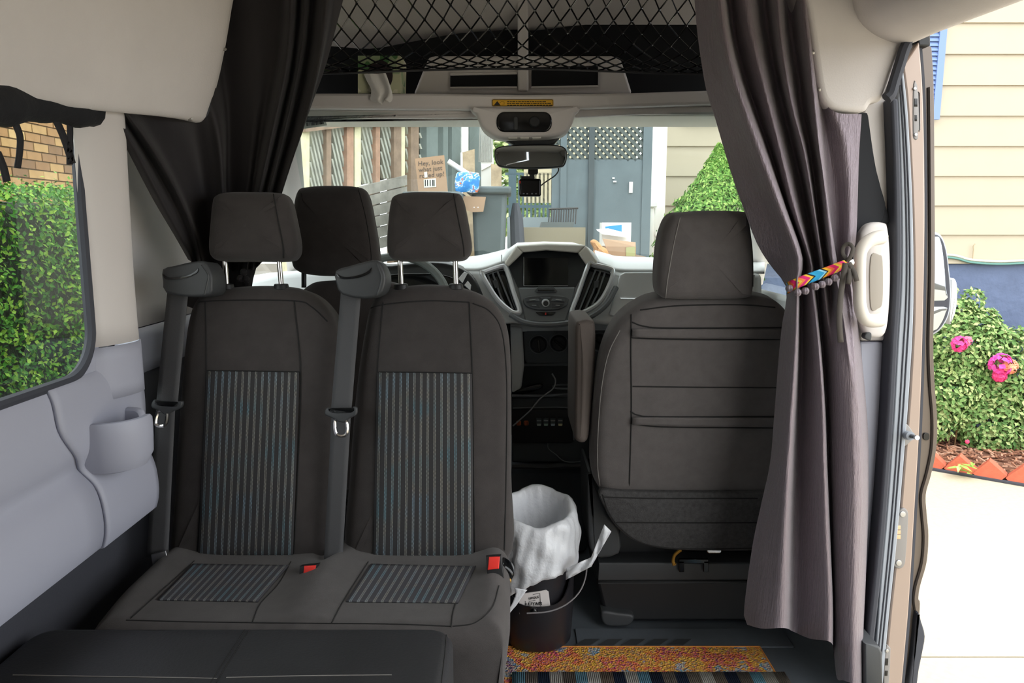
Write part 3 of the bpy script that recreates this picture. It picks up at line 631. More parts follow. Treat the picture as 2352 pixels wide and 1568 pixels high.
# tail of the left curtain below its tie
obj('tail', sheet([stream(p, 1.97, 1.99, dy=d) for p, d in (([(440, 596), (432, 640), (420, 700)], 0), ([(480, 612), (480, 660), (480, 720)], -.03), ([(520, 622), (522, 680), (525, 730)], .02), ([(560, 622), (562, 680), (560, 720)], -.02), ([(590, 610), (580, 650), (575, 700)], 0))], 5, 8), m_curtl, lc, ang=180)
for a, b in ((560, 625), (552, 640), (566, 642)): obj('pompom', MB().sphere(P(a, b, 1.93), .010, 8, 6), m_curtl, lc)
# tie-back band
def chevron():
    m = M('woven_chevron', '#e23a7a', .85, bump=(900, .5, .001)); t = NT(m)
    sp = t.new('ShaderNodeSeparateXYZ'); t.link(t.coord('UV'), sp.inputs[0])
    v = t.math('ABSOLUTE', t.math('SUBTRACT', sp.outputs[1], .5))
    f = t.math('FRACT', t.math('ADD', t.math('MULTIPLY', sp.outputs[0], 2.1), t.math('MULTIPLY', v, .35)))
    c = t.ramp(f, [(0, '#2c9fd0'), (.14, '#8fd0ea'), (.2, '#1c1c22'), (.25, '#f0b428'), (.33, '#f26a3a'), (.42, '#e21a68'), (.55, '#f2d13a'), (.62, '#f58a4a'), (.70, '#e02878'), (.82, '#f4c83a'), (.88, '#1d1d24'), (.93, '#2fa8d8')], True)
    t.link(c, t.b.inputs['Base Color']); return m
tb = thing('curtain_tieback', 'colourful chevron woven tie-back with black pompoms holding the curtain', 'tieback', P(1880, 640, 1.80))
tp = cr([(1808, 662, 0), (1820, 655, 0), (1850, 642, 0), (1885, 629, 0), (1915, 617, 0), (1940, 607, 0), (1950, 603, 0)], 5)
def tbf(u, v):
    q = tp[min(len(tp) - 1, int(round(u * (len(tp) - 1))))]; y = 1.805 + .05 * (2 * u - 1) ** 4
    hw = 13 * (1 - .25 * u); return P(q.x, q.y - hw + 2 * hw * v, y)
obj('band', MB().grid(tbf, len(tp) - 1, 6), chevron(), tb, sol=.004)
for i, (a, b) in enumerate(((1813, 662), (1832, 672), (1850, 668), (1873, 658), (1888, 653), (1903, 647), (1917, 638), (1930, 632))):
    obj('pompom', MB().sphere(P(a, b, 1.795 + (.02 if i in (0, 7) else 0)), .0095, 9, 6), m_curtain, tb)
m_rib = M('grosgrain_ribbon', '#4a443e', .8, bump=(700, .3, .001))
def ribbon(pts, wd_, Y):
    q = px2(pts, 6, False)
    def f(u, v):
        i = int(round(v * (len(q) - 1))); a = q[max(0, i - 1)]; b = q[min(len(q) - 1, i + 1)]; dx, dy = b[0] - a[0], b[1] - a[1]; l = math.hypot(dx, dy) or 1
        return P(q[i][0] - dy / l * wd_ * (u - .5), q[i][1] + dx / l * wd_ * (u - .5), Y + .006 * math.sin(v * 6))
    return MB().grid(f, 2, len(q) - 1)
for pts, wdt in (([(1946, 598), (1936, 582), (1938, 566), (1950, 560), (1959, 570), (1954, 588), (1946, 600)], 9), ([(1942, 604), (1936, 640), (1930, 690), (1928, 740), (1931, 786)], 13), ([(1946, 604), (1952, 630), (1948, 652)], 12), ([(1950, 604), (1962, 625), (1968, 645)], 11)):
    obj('ribbon', ribbon(pts, wdt, 1.775), m_rib, tb, sol=.002)
obj('clasp', ppad([(1950, 600), (1960, 595), (1963, 606), (1953, 610)], 1.785, .01, .002, fan=False), m_chrome, tb)
# grab handle
gh = thing('grab_handle', 'cream plastic grab handle on the door pillar beside the curtain', 'handle', P(2000, 760, 1.86))
m_hand = M('handle_cream', '#ddd6ca', .45)
obj('base', ppad([(1976, 560), (1986, 526), (2004, 512), (2030, 511), (2042, 524), (2048, 600), (2046, 700), (2036, 766), (2006, 776), (1984, 760), (1974, 700)], 1.875, .11, .012, .006, sub=4), m_beige2, gh, ang=60)
hpth = px2([(2022, 545), (2008, 548), (1990, 558), (1977, 578), (1974, 610), (1974, 660), (1975, 700), (1984, 728), (2000, 736), (2020, 734)], 5, False)
n_ = len(hpth); dep = [1.845 - .035 * math.sin(math.pi * min(1, max(0, i / (n_ - 1)))) ** .5 for i in range(n_)]
obj('grip', MB().tube([P(a, b, d) for (a, b), d in zip(hpth, dep)], [.0185 - .004 * math.sin(math.pi * i / (n_ - 1)) for i in range(n_)], 14), m_hand, gh, ang=60)
obj('recess', ppad([(2000, 592), (2020, 585), (2028, 600), (2028, 690), (2018, 708), (2000, 704)], 1.868, .006, .002, fan=False), M('handle_recess', '#a59d92', .6), gh)
obj('clip', ppad([(1990, 765), (2002, 765), (2000, 782), (1986, 776)], 1.87, .02, .003, fan=False), m_dkgrey, gh)
# jamb hardware
def jamb(name, label, cat, body, Y, T, mat, extra):
    o = thing(name, label, cat, P(*body[0], Y)); obj('plate', ppad(body, Y, T, .003, fan=False, sub=3), mat, o)
    for nm, p, mm, dy in extra: obj(nm, ppad(p, Y - dy, .006, .0015, fan=False, smooth=False), mm, o)
    return o
m_plate = M('plate_grey', '#8d8a88', .45, .3)
def disc(x, y, r): return [(x + r * math.cos(a), y + r * math.sin(a)) for a in [math.pi * 2 * i / 12 for i in range(12)]]
jamb('striker_plate', 'grey slotted striker plate high on the tan door jamb', 'striker', [(2098, 193), (2107, 193), (2109, 212), (2113, 215), (2115, 296), (2110, 300), (2109, 318), (2101, 320), (2097, 300)], 1.893, .02, m_plate,
     [('screw', disc(2102, 203, 4), m_steel, .003), ('slot', [(2100, 226), (2108, 226), (2108, 245), (2100, 245)], m_blackg, .001), ('slot', [(2101, 264), (2107, 264), (2107, 278), (2101, 278)], m_blackg, .001), ('screw', disc(2104, 309, 4), m_steel, .003)])
cpl = jamb('contact_plate', 'oval grey contact plate with three brass pads on the door jamb', 'contact plate', [(2064, 1176), (2075, 1167), (2084, 1172), (2087, 1190), (2082, 1270), (2078, 1298), (2066, 1306), (2053, 1298), (2052, 1270), (2060, 1200)], 1.89, .02, m_plate,
     [('screw', disc(2074, 1181, 7), m_steel, .003), ('screw', disc(2065, 1293, 7), m_steel, .003)] + [('brass_pad', [(2056, y), (2069, y), (2069, y + 9), (2056, y + 9)], M('pad_brass', '#e0b890', .4, .3), .002) for y in (1207, 1218, 1229)])
pn = thing('locating_pin', 'black locating pin with steel tip on the door jamb', 'door pin', P(2085, 1000, 1.89))
obj('flange', ppad([(2076, 974), (2086, 976), (2097, 992), (2098, 1006), (2086, 1020), (2075, 1024), (2074, 1000)], 1.888, .012, .003, fan=False), m_plate, pn)
obj('collar', MB().cyl(P(2082, 999, 1.89), P(2092, 1001, 1.86), .012, .011), m_rubber2, pn); obj('pin', MB().cyl(P(2092, 1001, 1.865), P(2104, 1004, 1.83), .0055), m_blackg, pn); obj('tip', MB().cyl(P(2103, 1004, 1.832), P(2107, 1005, 1.822), .006), m_steel, pn)
dh = thing('drain_plug', 'small dark oval hole plug in the brown door edge', 'plug', P(2128, 1010, 1.932)); obj('plug', ppad(rrect(2121, 994, 2135, 1011, 6), 1.931, .006, .001, smooth=False), m_blackg, dh)
jamb('striker_plate', 'grey slotted striker plate low on the jamb above the sill step', 'striker', [(2034, 1488), (2045, 1488), (2046, 1500), (2042, 1575), (2030, 1575)], 1.885, .02, m_plate,
     [('screw', disc(2038, 1495, 4), m_steel, .003), ('slot', [(2034, 1512), (2041, 1512), (2040, 1528), (2033, 1528)], m_blackg, .001), ('slot', [(2033, 1540), (2040, 1540), (2039, 1552), (2032, 1552)], m_blackg, .001)])
mf = thing('mud_flap', 'dark grey plastic flare at the foot of the brown door edge', 'trim', P(2100, 1568, 1.92)); obj('flare', ppad([(2108, 1410), (2118, 1430), (2126, 1462), (2120, 1500), (2112, 1540), (2104, 1590), (2086, 1590), (2098, 1500)], 1.915, .2, .006, fan=False, sub=3), m_rubber, mf)
# rolled window cover
rl = thing('window_cover', 'rolled-up black window cover hanging above the left window', 'window cover', (-.86, 1.2, 1.42))
rp_ = [V(-.866 + .006 * math.sin(y * 13), y, 1.458 + .107 * (y - 1.15) + .005 * math.sin(y * 9 + 1)) for y in [.1 + 1.47 * i / 90 for i in range(91)]]
obj('roll', MB().tube(rp_, [.029 + .003 * math.sin(i * .45) + .002 * math.sin(i * 1.1 + 1) for i in range(91)], 12, flat=1.15), M('cover_black', '#17181c', .85, bump=(40, .6, .006)), rl, ang=180)
m_strap = M('strap_black', '#222226', .8)
def strap(pts, wd_, X):
    q = px2(pts, 6, False)
    def f(u, v):
        i = int(round(v * (len(q) - 1))); a = q[max(0, i - 1)]; b = q[min(len(q) - 1, i + 1)]; dx, dy = b[0] - a[0], b[1] - a[1]; l = math.hypot(dx, dy) or 1
        return PX(q[i][0] - dy / l * wd_ * (u - .5), q[i][1] + dx / l * wd_ * (u - .5), X)
    return MB().grid(f, 2, len(q) - 1)
for pts, wdt in (([(36, 284), (46, 315), (45, 350), (40, 386)], 14), ([(118, 255), (140, 300), (155, 340), (166, 376)], 15), ([(160, 262), (161, 310), (160, 350), (160, 378)], 13), ([(-6, 350), (8, 385), (16, 417)], 16)):
    obj('strap', strap(pts, wdt, -.862), m_strap, rl, sol=.002)
# ================================================================ FLOOR THINGS
def rug_mat():
    m = M('floral_rug', '#e09a3a', 1, spec=.1); t = NT(m); co_ = t.coord()
    def vor(sc, feat='F1'):
        n = t.new('ShaderNodeTexVoronoi'); n.inputs['Scale'].default_value = sc; n.feature = feat; t.link(co_, n.inputs['Vector']); return n
    a = t.noise(6.5, 4, co_, .6); b_ = t.noise(14, 3, t.coord('UV'), .7)
    base = t.ramp(a, [(0, '#4f86a6'), (.33, '#85b2c4'), (.38, '#d8a23c'), (.44, '#e2b04a'), (.48, '#e0703c'), (.52, '#cf4f68'), (.545, '#e0a040'), (.575, '#6fa4bc'), (.62, '#3a668c'), (.67, '#86b4c6'), (.72, '#dca040')], True)
    v2 = vor(170); sp = t.ramp(v2.outputs['Color'], [(0, '#c8862e'), (.35, '#f0c058'), (.6, '#d8506a'), (.8, '#3a6f94')])
    col = t.mix(.42, base, sp); t.link(col, t.b.inputs['Base Color']); t.bump(v2.outputs['Distance'], .9, .006); return m
fr = thing('floral_rug', 'orange and blue floral rug on the van floor beside the bin', 'rug', (.4, 1.8, 0))
obj('pile', MB().box2((-.12, 1.35, .001), (.752, 2.078, .010)), rug_mat(), fr, smooth=False)
obj('binding', MB().tube([V(-.12, 2.079, .006), V(.752, 2.079, .006), V(.757, 1.35, .006)], .006, 6), M('rug_binding', '#d88a3a', .9, bump=(300, .6)), fr)
def stripe_rug():
    m = M('striped_rug', '#888888', 1, spec=.1); t = NT(m); sp = t.new('ShaderNodeSeparateXYZ'); t.link(t.coord('UV'), sp.inputs[0])
    cols = ['#7fb0c4', '#8a8078', '#2f3c54', '#d8d2c8', '#7a7068', '#86b8cc', '#dcd8d0', '#8a7a6c', '#2e3a52', '#d8d4cc', '#7ab0c8', '#2c364c', '#8a8078', '#33405a', '#8f857a', '#dedad2', '#877a6e', '#2e3850', '#7d736a', '#84bcd4', '#c8c2b8', '#8a7f74']
    t.link(t.ramp(t.math('FRACT', t.math('MULTIPLY', sp.outputs[0], 1.0)), [(i / len(cols), c) for i, c in enumerate(cols)], True), t.b.inputs['Base Color'])
    wv = t.math('SINE', t.math('MULTIPLY', sp.outputs[0], 900)); t.bump(wv, .8, .003); return m
sr = thing('striped_rug', 'blue, brown and white striped rug lapping over the floral rug', 'rug', (.4, 1.5, 0))
obj('weave', MB().grid(lambda u, v: V(.0 + .775 * u, 1.2 + .735 * v, .017), 40, 4), stripe_rug(), sr, sol=.006)
fm = thing('floor_mat', 'black ribbed rubber floor mat behind the passenger seat', 'floor mat', (.4, 2.13, 0))
obj('mat', MB().box2((.20, 2.085, .001), (.86, 2.19, .006)), m_floor, fm, bev=.002)
for i in range(5):
    x0 = 1335 + 53 * i; obj('rib', MB().prism([PZ(x0 + 8, 1469, .006), PZ(x0 + 42, 1469, .006), PZ(x0 + 22, 1482, .006), PZ(x0 - 14, 1482, .006)], (0, 0, .003)), m_dkgrey, fm)
# waste bin
bn = thing('waste_bin', 'black oval waste bin with wire handle on the floral rug', 'bin', (.075, 2.13, .01))
BX, BY, A_, B_ = .078, 2.135, .113, .105
def zrim(a): # low at the front (towards the camera), high at the back
    c = (1 - math.sin(a)) / 2          # 1 at front
    return .165 + (.43 - .165) * (1 - sm(.25, .98, c) ) 
def oval(k, z, N=48): return [V(BX + A_ * k * math.cos(a), BY + B_ * k * math.sin(a), z(a) if callable(z) else z) for a in [2 * math.pi * i / N for i in range(N)]]
s = MB().rings([oval(.02, .012), oval(.86, .012), oval(.92, .018), oval(.95, .06), oval(.98, .12), oval(1.0, lambda a: zrim(a) - .004), oval(1.0, zrim), oval(.97, zrim), oval(.95, lambda a: zrim(a) - .01), oval(.88, .05), oval(.02, .05)], cap0=True, cap1=True)
m_bin = M('bin_black', '#232226', .35, bump=(300, .05))
obj('body', s, m_bin, bn, ang=60)
obj('liner_pail', MB().rings([oval(.02, .06), oval(.80, .06), oval(.88, .30), oval(.91, .38), oval(.87, .38), oval(.78, .08), oval(.02, .08)]), m_bin, bn, ang=60)
hw_ = px2([(1210, 1408), (1260, 1404), (1300, 1388), (1330, 1360), (1345, 1325), (1348, 1290)], 6, False)
obj('wire_handle', MB().tube([P(a, b, 1.995 + .10 * (i / len(hw_)) ** 1.5) for i, (a, b) in enumerate(hw_)], .0022, 6), M('wire_grey', '#8a8688', .4, .3), bn)
obj('handle_knob', MB().sphere(P(1226, 1402, 2.018), (.012, .010, .010), 10, 6), m_blackg, bn)
# bag
bgt = thing('bin_bag', 'crumpled white plastic bag lining the black waste bin', 'bag', (BX, BY, .17))
def crk(a, z): return .0028 * math.sin(a * 9 + z * 22) + .002 * math.sin(a * 21 - z * 34) + .0022 * math.sin(a * 4 + z * 75)
def btop(a): return .425 + .028 * math.sin(a) + .005 * math.sin(a * 5)
def bhem(a):
    x = math.cos(a); return .235 + .055 * x + .012 * math.sin(3 * a) + .03 * sm(-.5, .5, math.sin(a))
rows = []
NB = 96
for v in range(0, 30):
    t = v / 29; r = []
    for i in range(NB):
        a = 2 * math.pi * i / NB
        if t < .35:   # inside wall, going up
            q = t / .35; z = .14 + (btop(a) - .14) * q; k = .64 + .14 * q; c_ = crk(a, z) * .5
        elif t < .5:
            q = (t - .35) / .15; z = btop(a) - .012 * math.cos(q * math.pi) ; k = .78 + .25 * q; c_ = crk(a, z) * .6; z = btop(a) + .012 * math.sin(q * math.pi)
        else:
            q = (t - .5) / .5; z = btop(a) + (bhem(a) - btop(a)) * q; k = 1.03 + .09 * math.sin(q * 2.2) ; c_ = crk(a, z) * 1.0
        r.append(V(BX + (A_ * k + c_) * math.cos(a), BY + (B_ * k + c_) * math.sin(a), z + (.4 * crk(a * 3, z) if t > .5 else 0)))
    rows.append(r)
m_bag = M('bag_plastic', '#eef0f4', .32, bump=(34, .5, .008), spec=.6); NT(m_bag).b.inputs['Transmission Weight'].default_value = .12
obj('bag', MB().rings(rows, cap0=True, cap1=False), m_bag, bgt, ang=180, sol=.0015)
obj('tie_tail', MB().grid(lambda u, v: P(*(Vector((1300, 1318)).lerp(Vector((1358, 1290)), min(1, v * 2)).lerp(Vector((1396, 1212)), max(0, v * 2 - 1)) + Vector((0, (u - .5) * (26 - 10 * v) )) + Vector(((u - .5) * 16 * max(0, v * 2 - 1), 0))), 2.02 - .02 * v + .006 * math.sin(v * 17 + u * 4)), 3, 20), m_bag, bgt, ang=180, sol=.0015)
obj('tie_tail', MB().grid(lambda u, v: P(*(Vector((1196, 1352)).lerp(Vector((1190, 1376)), min(1, v * 1.6)).lerp(Vector((1168, 1405)), max(0, v * 1.6 - .6)) + Vector(((u - .5) * (24 * (1 - v) ** 2 + 6), (u - .5) * 5))), 2.0), 4, 14), m_bag, bgt, ang=180, sol=.0015)
# cardboard tag standing in the bin's front pocket
tgm = thing('printed_card', 'small white card with black upside-down print tucked into the bin', 'card', P(1228, 1402, 2.045))
obj('card', ppad([(1192, 1366), (1196, 1364), (1254, 1355), (1260, 1359), (1266, 1410), (1193, 1410)], 2.045, .004, .0008, fan=False, smooth=False), M('card_white', '#d9d2cf', .7), tgm)
m_ink = M('black_ink', '#1c1c1e', .8)
s = text_mb('E7YA0S', .013, P(1213, 1390, 2.0435), (1, 0, .05), (0, 0, 1)); s.join(text_mb('*', .014, P(1206, 1392, 2.0435), (1, 0, 0), (0, 0, 1))); s.join(text_mb('*', .014, P(1238, 1389, 2.0435), (1, 0, 0), (0, 0, 1)))
s.join(text_mb('UFOLS', .010, P(1215, 1377, 2.0435), (1, 0, .2), (-.1, 0, 1)))
for a, b in (((1207, 1380), (1209, 1402)), ((1224, 1365), (1240, 1362)), ((1240, 1362), (1243, 1398)), ((1215, 1381), (1230, 1378)), ((1212, 1396), (1236, 1394))): s.tube([P(*a, 2.0435), P(*b, 2.0435)], .0006, 4)
obj('print', s, m_ink, tgm, smooth=False)
# ================================================================ REAR DOORS (behind the camera, a gap between them)
s = MB().box2((-.95, -1.06, -.1), (-.20, -1.0, 2.05)); s.box2((-.16, -1.06, -.1), (1.05, -1.0, 2.05))
obj('wall_back', s, m_light, smooth=False, kind='structure')
# ================================================================ DASHBOARD
YD = 2.72
da = thing('dashboard', 'light grey van dashboard with central screen, vents and dark lower console', 'dashboard', (.08, 2.9, .0))
P_flat = P
def P(px, py, Y, z0=0, k=0): return P_flat(px, py, Y, 1.1, .85)      # the dash face leans forward
obj('upper_panel', pprism([(540, 650), (640, 630), (760, 622), (870, 616), (960, 614), (1040, 618), (1100, 620), (1150, 600), (1168, 578), (1190, 563), (1260, 560), (1345, 562), (1366, 580), (1385, 608), (1425, 624), (1530, 624), (1700, 626), (1752, 628), (1756, 745), (1560, 752), (1400, 748), (1345, 744), (1250, 754), (1180, 744), (900, 760), (540, 760)], YD, .46), m_dash, da, bev=.02, bseg=4)
obj('instrument_hood', ppad([(850, 622), (900, 610), (990, 602), (1050, 612), (1092, 645), (1104, 710), (1000, 740), (850, 740)], YD - .05, .14, .012, .0, sub=4), m_black, da, ang=50)
obj('instrument_lens', ppad([(880, 640), (960, 628), (1030, 634), (1060, 660), (1062, 720), (880, 720)], YD - .058, .012, .004, .0, sub=4), m_blackg, da)
for a in ([(1052, 640), (1066, 624), (1074, 628), (1062, 650)], [(1066, 655), (1074, 645), (1082, 655), (1080, 668)]): obj('dash_button', ppad(a, YD - .062, .012, .003, fan=False, smooth=False), m_dash, da)
hd = MB()
for a in ([(1158, 606), (1186, 565), (1202, 580), (1168, 613)], [(1186, 565), (1255, 560), (1346, 563), (1328, 581), (1255, 575), (1202, 580)], [(1346, 563), (1374, 602), (1350, 612), (1328, 581)]): hd.join(pprism(a, YD - .06, .16))
obj('screen_hood', hd, m_dashb, da, bev=.006)
rec = obj('screen_recess', pprism([(1168, 613), (1202, 580), (1255, 575), (1328, 581), (1350, 612), (1322, 660), (1190, 661)], YD - .02, .05), M('recess_dark', '#33373a', .5), da)
obj('screen', ppad([(1203, 592), (1306, 592), (1304, 655), (1203, 655)], YD - .026, .01, .002, fan=False, smooth=False), m_blackg, da)
obj('screen_edge', MB().tube([P(a, b, YD - .027) for a, b in ((1203, 590), (1203, 656), (1305, 656))], .0012, 5), m_silver, da)
stk = pprism([(1190, 661), (1322, 660), (1312, 700), (1300, 737), (1255, 740), (1206, 737), (1198, 700)], YD - .045, .07); obj('centre_stack', stk, m_stack, da, bev=.005)
cl_ = obj('button_cluster', ppad([(1202, 688), (1215, 681), (1255, 679), (1295, 681), (1306, 688), (1300, 703), (1280, 711), (1253, 713), (1228, 711), (1208, 703)], YD - .052, .012, .004, fan=False, sub=3), M('cluster_grey', '#5b5f62', .45), da)
m_btn = M('button_print', '#c8cccc', .5)
for a in ([(1208, 687), (1236, 685), (1240, 691), (1210, 693)], [(1266, 691), (1270, 685), (1298, 687), (1296, 693)], [(1212, 698), (1236, 697), (1240, 706), (1220, 705)], [(1268, 706), (1270, 697), (1296, 698), (1288, 705)], [(1240, 682), (1266, 682), (1262, 686), (1244, 686)]):
    b_ = obj('button', ppad(a, YD - .056, .006, .001, fan=False, smooth=False), M('button_dark', '#4a4e51', .4), cl_)
for a, b in (((1216, 689), (1230, 688)), ((1276, 688), (1290, 689)), ((1222, 701), (1232, 701)), ((1276, 701), (1286, 701))): obj('print', MB().tube([P(*a, YD - .057), P(*b, YD - .057)], .0012, 4), m_btn, cl_)
q = P(1253, 695, YD - .05); obj('volume_knob', MB().cyl(q, q + V(0, -.022, 0), .014, .013, 20), m_silver, da, bev=.002); obj('knob_cap', MB().cyl(q + V(0, -.02, 0), q + V(0, -.024, 0), .009, .009, 16), m_dkgrey, da)
obj('disc_slot', ppad([(1228, 668), (1236, 659), (1272, 659), (1281, 668), (1276, 672), (1233, 672)], YD - .05, .01, .002, fan=False, smooth=False), M('slot_grey', '#5c6063', .4), da); obj('slot', ppad([(1236, 665), (1274, 665), (1274, 668), (1236, 668)], YD - .054, .006, .0005, fan=False, smooth=False), m_blackg, da)
obj('hazard_button', ppad([(1231, 717), (1276, 717), (1268, 724), (1240, 724)], YD - .05, .01, .002, fan=False, smooth=False), m_blackg, da); obj('hazard_mark', ppad([(1252, 718), (1255, 718), (1255, 723), (1252, 723)], YD - .053, .004, .0005, fan=False, smooth=False), m_red, da)
def vent(out, inn, slats, tab):
    v_ = obj('air_vent', pprism(px2(inn, 4), YD - .025, .03), m_blackg, da)
    obj('vent_surround', MB().tube([P(a, b, YD - .05) for a, b in px2(out, 5)], .0085, 8, closed=True, flat=1.2), m_silver, v_)
    for l in slats: obj('slat', MB().tube([P(a, b, YD - .04) for a, b in l], .0035, 6), m_stack, v_)
    obj('tab', ppad(tab, YD - .055, .012, .003, fan=False, smooth=False), m_dkgrey, v_)
vent([(1108, 630), (1114, 624), (1150, 612), (1160, 614), (1168, 632), (1180, 672), (1193, 712), (1188, 719), (1172, 714), (1140, 684)], [(1112, 632), (1155, 616), (1166, 640), (1188, 712), (1172, 712), (1140, 684)], [[(1120, 630), (1134, 672)], [(1131, 626), (1150, 680), (1160, 700)], [(1142, 622), (1162, 672), (1178, 710)]], [(1132, 645), (1141, 642), (1146, 660), (1137, 662)])
vent([(1352, 609), (1366, 609), (1400, 617), (1408, 626), (1399, 656), (1377, 694), (1347, 714), (1321, 722), (1313, 716), (1328, 675)], [(1356, 614), (1400, 622), (1394, 654), (1372, 690), (1345, 708), (1320, 716), (1332, 676)], [[(1368, 620), (1348, 670), (1330, 714)], [(1379, 623), (1362, 672), (1345, 708)], [(1389, 627), (1374, 672), (1360, 700)]], [(1366, 646), (1376, 644), (1374, 660), (1364, 662)])
obj('lower_bezel', MB().tube([P(a, b, YD - .05) for a, b in px2([(1172, 722), (1205, 740), (1255, 746), (1310, 741), (1355, 728), (1392, 700), (1415, 660)], 6, False)], .010, 8), m_stack, da)
obj('glove_lid', ppad([(1424, 632), (1436, 626), (1560, 626), (1735, 630), (1735, 735), (1440, 740), (1400, 722)], YD - .012, .03, .006, fan=False, smooth=False), m_dash, da)
obj('lid_pull', ppad([(1424, 682), (1470, 683), (1470, 688), (1426, 687)], YD - .016, .01, .002, fan=False, smooth=False), m_silver, da)
for a in ([(1152, 600), (1152, 585)], [(1362, 590), (1360, 605)]): obj('joint', MB().tube([P(x, y, YD - .002) for x, y in a], .0015, 4), m_stack, da)
P = P_flat
def dtop(fr_, bk_, y0=2.735, y1=3.10):
    a = px2(fr_, 6, False); b = px2(bk_, 6, False); n = min(len(a), len(b)) - 1
    return MB().grid(lambda u, v: P(a[int(round(u * n))][0] * (1 - v) + b[int(round(u * n))][0] * v, a[int(round(u * n))][1] * (1 - v) + b[int(round(u * n))][1] * v, y0 + (y1 - y0) * v), n, 6)
obj('dash_top', dtop([(1374, 604), (1400, 614), (1425, 622), (1530, 623), (1640, 625), (1756, 627)], [(1366, 576), (1395, 584), (1425, 590), (1530, 593), (1640, 596), (1756, 600)]), m_dash, da, sol=.006)
obj('dash_top', dtop([(540, 652), (640, 634), (760, 624), (870, 616), (960, 614), (1040, 618), (1100, 620), (1158, 602)], [(540, 640), (640, 626), (760, 616), (870, 607), (960, 600), (1040, 594), (1105, 587), (1168, 572)]), m_dash, da, sol=.006)
# lower console
obj('side_trim', pprism([(1172, 750), (1200, 752), (1204, 840), (1198, 890), (1176, 908)], YD - .03, .3), m_dash, da, bev=.006)
obj('under_panel', pprism([(1172, 744), (1420, 742), (1420, 760), (1172, 762)], YD - .02, .3), m_dash, da, bev=.004)
m_con = M('console_dark', '#4a4f52', .5, bump=(600, .1, .001))
obj('climate_panel', ppad([(1200, 764), (1212, 757), (1420, 754), (1420, 834), (1212, 836), (1204, 826)], YD - .02, .2, .008, fan=False, smooth=False), m_con, da)
for i, (x, y) in enumerate(((1237, 790), (1283, 787), (1328, 787), (1376, 785))):
    q = P(x, y, YD - .02); k_ = obj('climate_knob', MB().cyl(q, q + V(0, -.025, 0), .030, .026, 24), m_black, da, bev=.003)
    obj('dial_ring', MB().tube([q + V(.034 * math.cos(a), -.004, .034 * math.sin(a)) for a in [2 * math.pi * j / 24 for j in range(24)]], .0018, 5, closed=True), m_stack, k_)
    a = math.radians(85 if i == 0 else 40); obj('knob_grip', MB().box(q + V(0, -.030, 0), (.010, .016, .048), Matrix.Rotation(a - math.pi / 2, 3, 'Y')), m_blackg, k_, bev=.003)
obj('cubby_back', pprism([(1198, 838), (1420, 836), (1420, 912), (1196, 912)], YD + .10, .05), m_con, da)
obj('cubby_lip', pprism([(1200, 834), (1420, 833), (1420, 840), (1202, 842)], YD - .015, .12), m_con, da, bev=.003)
s = MB().prism([P(1176, 906, YD - .06), P(1420, 903, YD - .06), P(1420, 903, YD + .12) + V(0, 0, -.02), P(1176, 906, YD + .12) + V(0, 0, -.02)], (0, 0, -.012)); obj('tray', s, m_con, da)
obj('tray_edge', MB().tube([P(1176, 908, YD - .062), P(1250, 909, YD - .062), P(1318, 904, YD - .062), P(1420, 902, YD - .062)], .0045, 6), m_stack, da)
obj('cup_ring', MB().tube([P(1296, 895, YD - .02) + V(.042 * math.cos(a), .035 * math.sin(a), .012) for a in [2 * math.pi * j / 20 for j in range(20)]], .004, 6, closed=True), m_stack, da)
obj('console_face', pprism([(1176, 912), (1420, 908), (1420, 1030), (1330, 1062), (1176, 1062)], YD - .045, .3), m_con, da, bev=.006)
sw = obj('switch_panel', ppad([(1176, 940), (1300, 938), (1312, 944), (1318, 1014), (1310, 1018), (1176, 1018)], YD - .056, .02, .006, fan=False, smooth=False), m_black, da)
obj('panel_edge', MB().tube([P(a, b, YD - .06) for a, b in px2([(1178, 937), (1290, 935), (1308, 942), (1315, 975), (1318, 1010)], 5, False)], .0022, 5), m_stack, sw)
for i, x in enumerate((1238, 1254, 1270, 1287)):
    w_ = obj('rocker_switch', ppad([(x - 6, 961), (x + 6, 961), (x + 5, 978), (x - 5, 978)], YD - .066, .014, .002, fan=False, smooth=False), M('rocker', '#3f4a4a', .35), sw)
    obj('switch_mark', ppad([(x - 5, 973), (x + 5, 973), (x + 4, 978), (x - 4, 978)], YD - .068, .004, .0006, fan=False, smooth=False), M('rocker_mark', ['#a9b4ae', '#9fc0b0', '#a8bac4', '#d8d8a8'][i], .5), w_)
    obj('switch_print', MB().tube([P(x - 5, 966, YD - .068), P(x + 5, 966, YD - .068)], .0012, 4), m_btn, w_)
for x in (1191, 1208):
    w_ = obj('indicator_lamp', ppad(rrect(x - 5, 967, x + 6, 977, 3), YD - .064, .012, .002, smooth=False), M('copper_lamp', '#d8744a', .3, .6), sw)
    for dx in (-3, 0, 3): obj('ridge', MB().tube([P(x + dx, 968, YD - .066), P(x + dx, 976, YD - .066)], .0009, 4), m_seam, w_)
obj('console_base', MB().box2((-.05, 2.74, .0), (.30, 3.2, .36)), m_floor, da, bev=.03, bseg=3)
obj('base_lip', MB().tube([P(1176, 1070, 2.64), P(1250, 1072, 2.64), P(1335, 1068, 2.64), P(1345, 1058, 2.64)], .012, 8), m_dkgrey, da)
cb_ = thing('charging_cable', 'grey charging cable draped over the console tray', 'cable', P(1230, 930, YD - .08))
obj('cable', MB().tube([P(a, b, YD - .075) for a, b in px2([(1268, 858), (1276, 874), (1270, 892), (1255, 904), (1238, 918), (1218, 942), (1196, 962), (1178, 978)], 6, False)], .0026, 6), M('cable_grey', '#9a9c9c', .5), cb_)
obj('plug', ppad([(1176, 900), (1205, 890), (1240, 882), (1246, 890), (1210, 904), (1178, 908)], YD - .03, .02, .003, fan=False, sub=3), m_blackg, cb_)
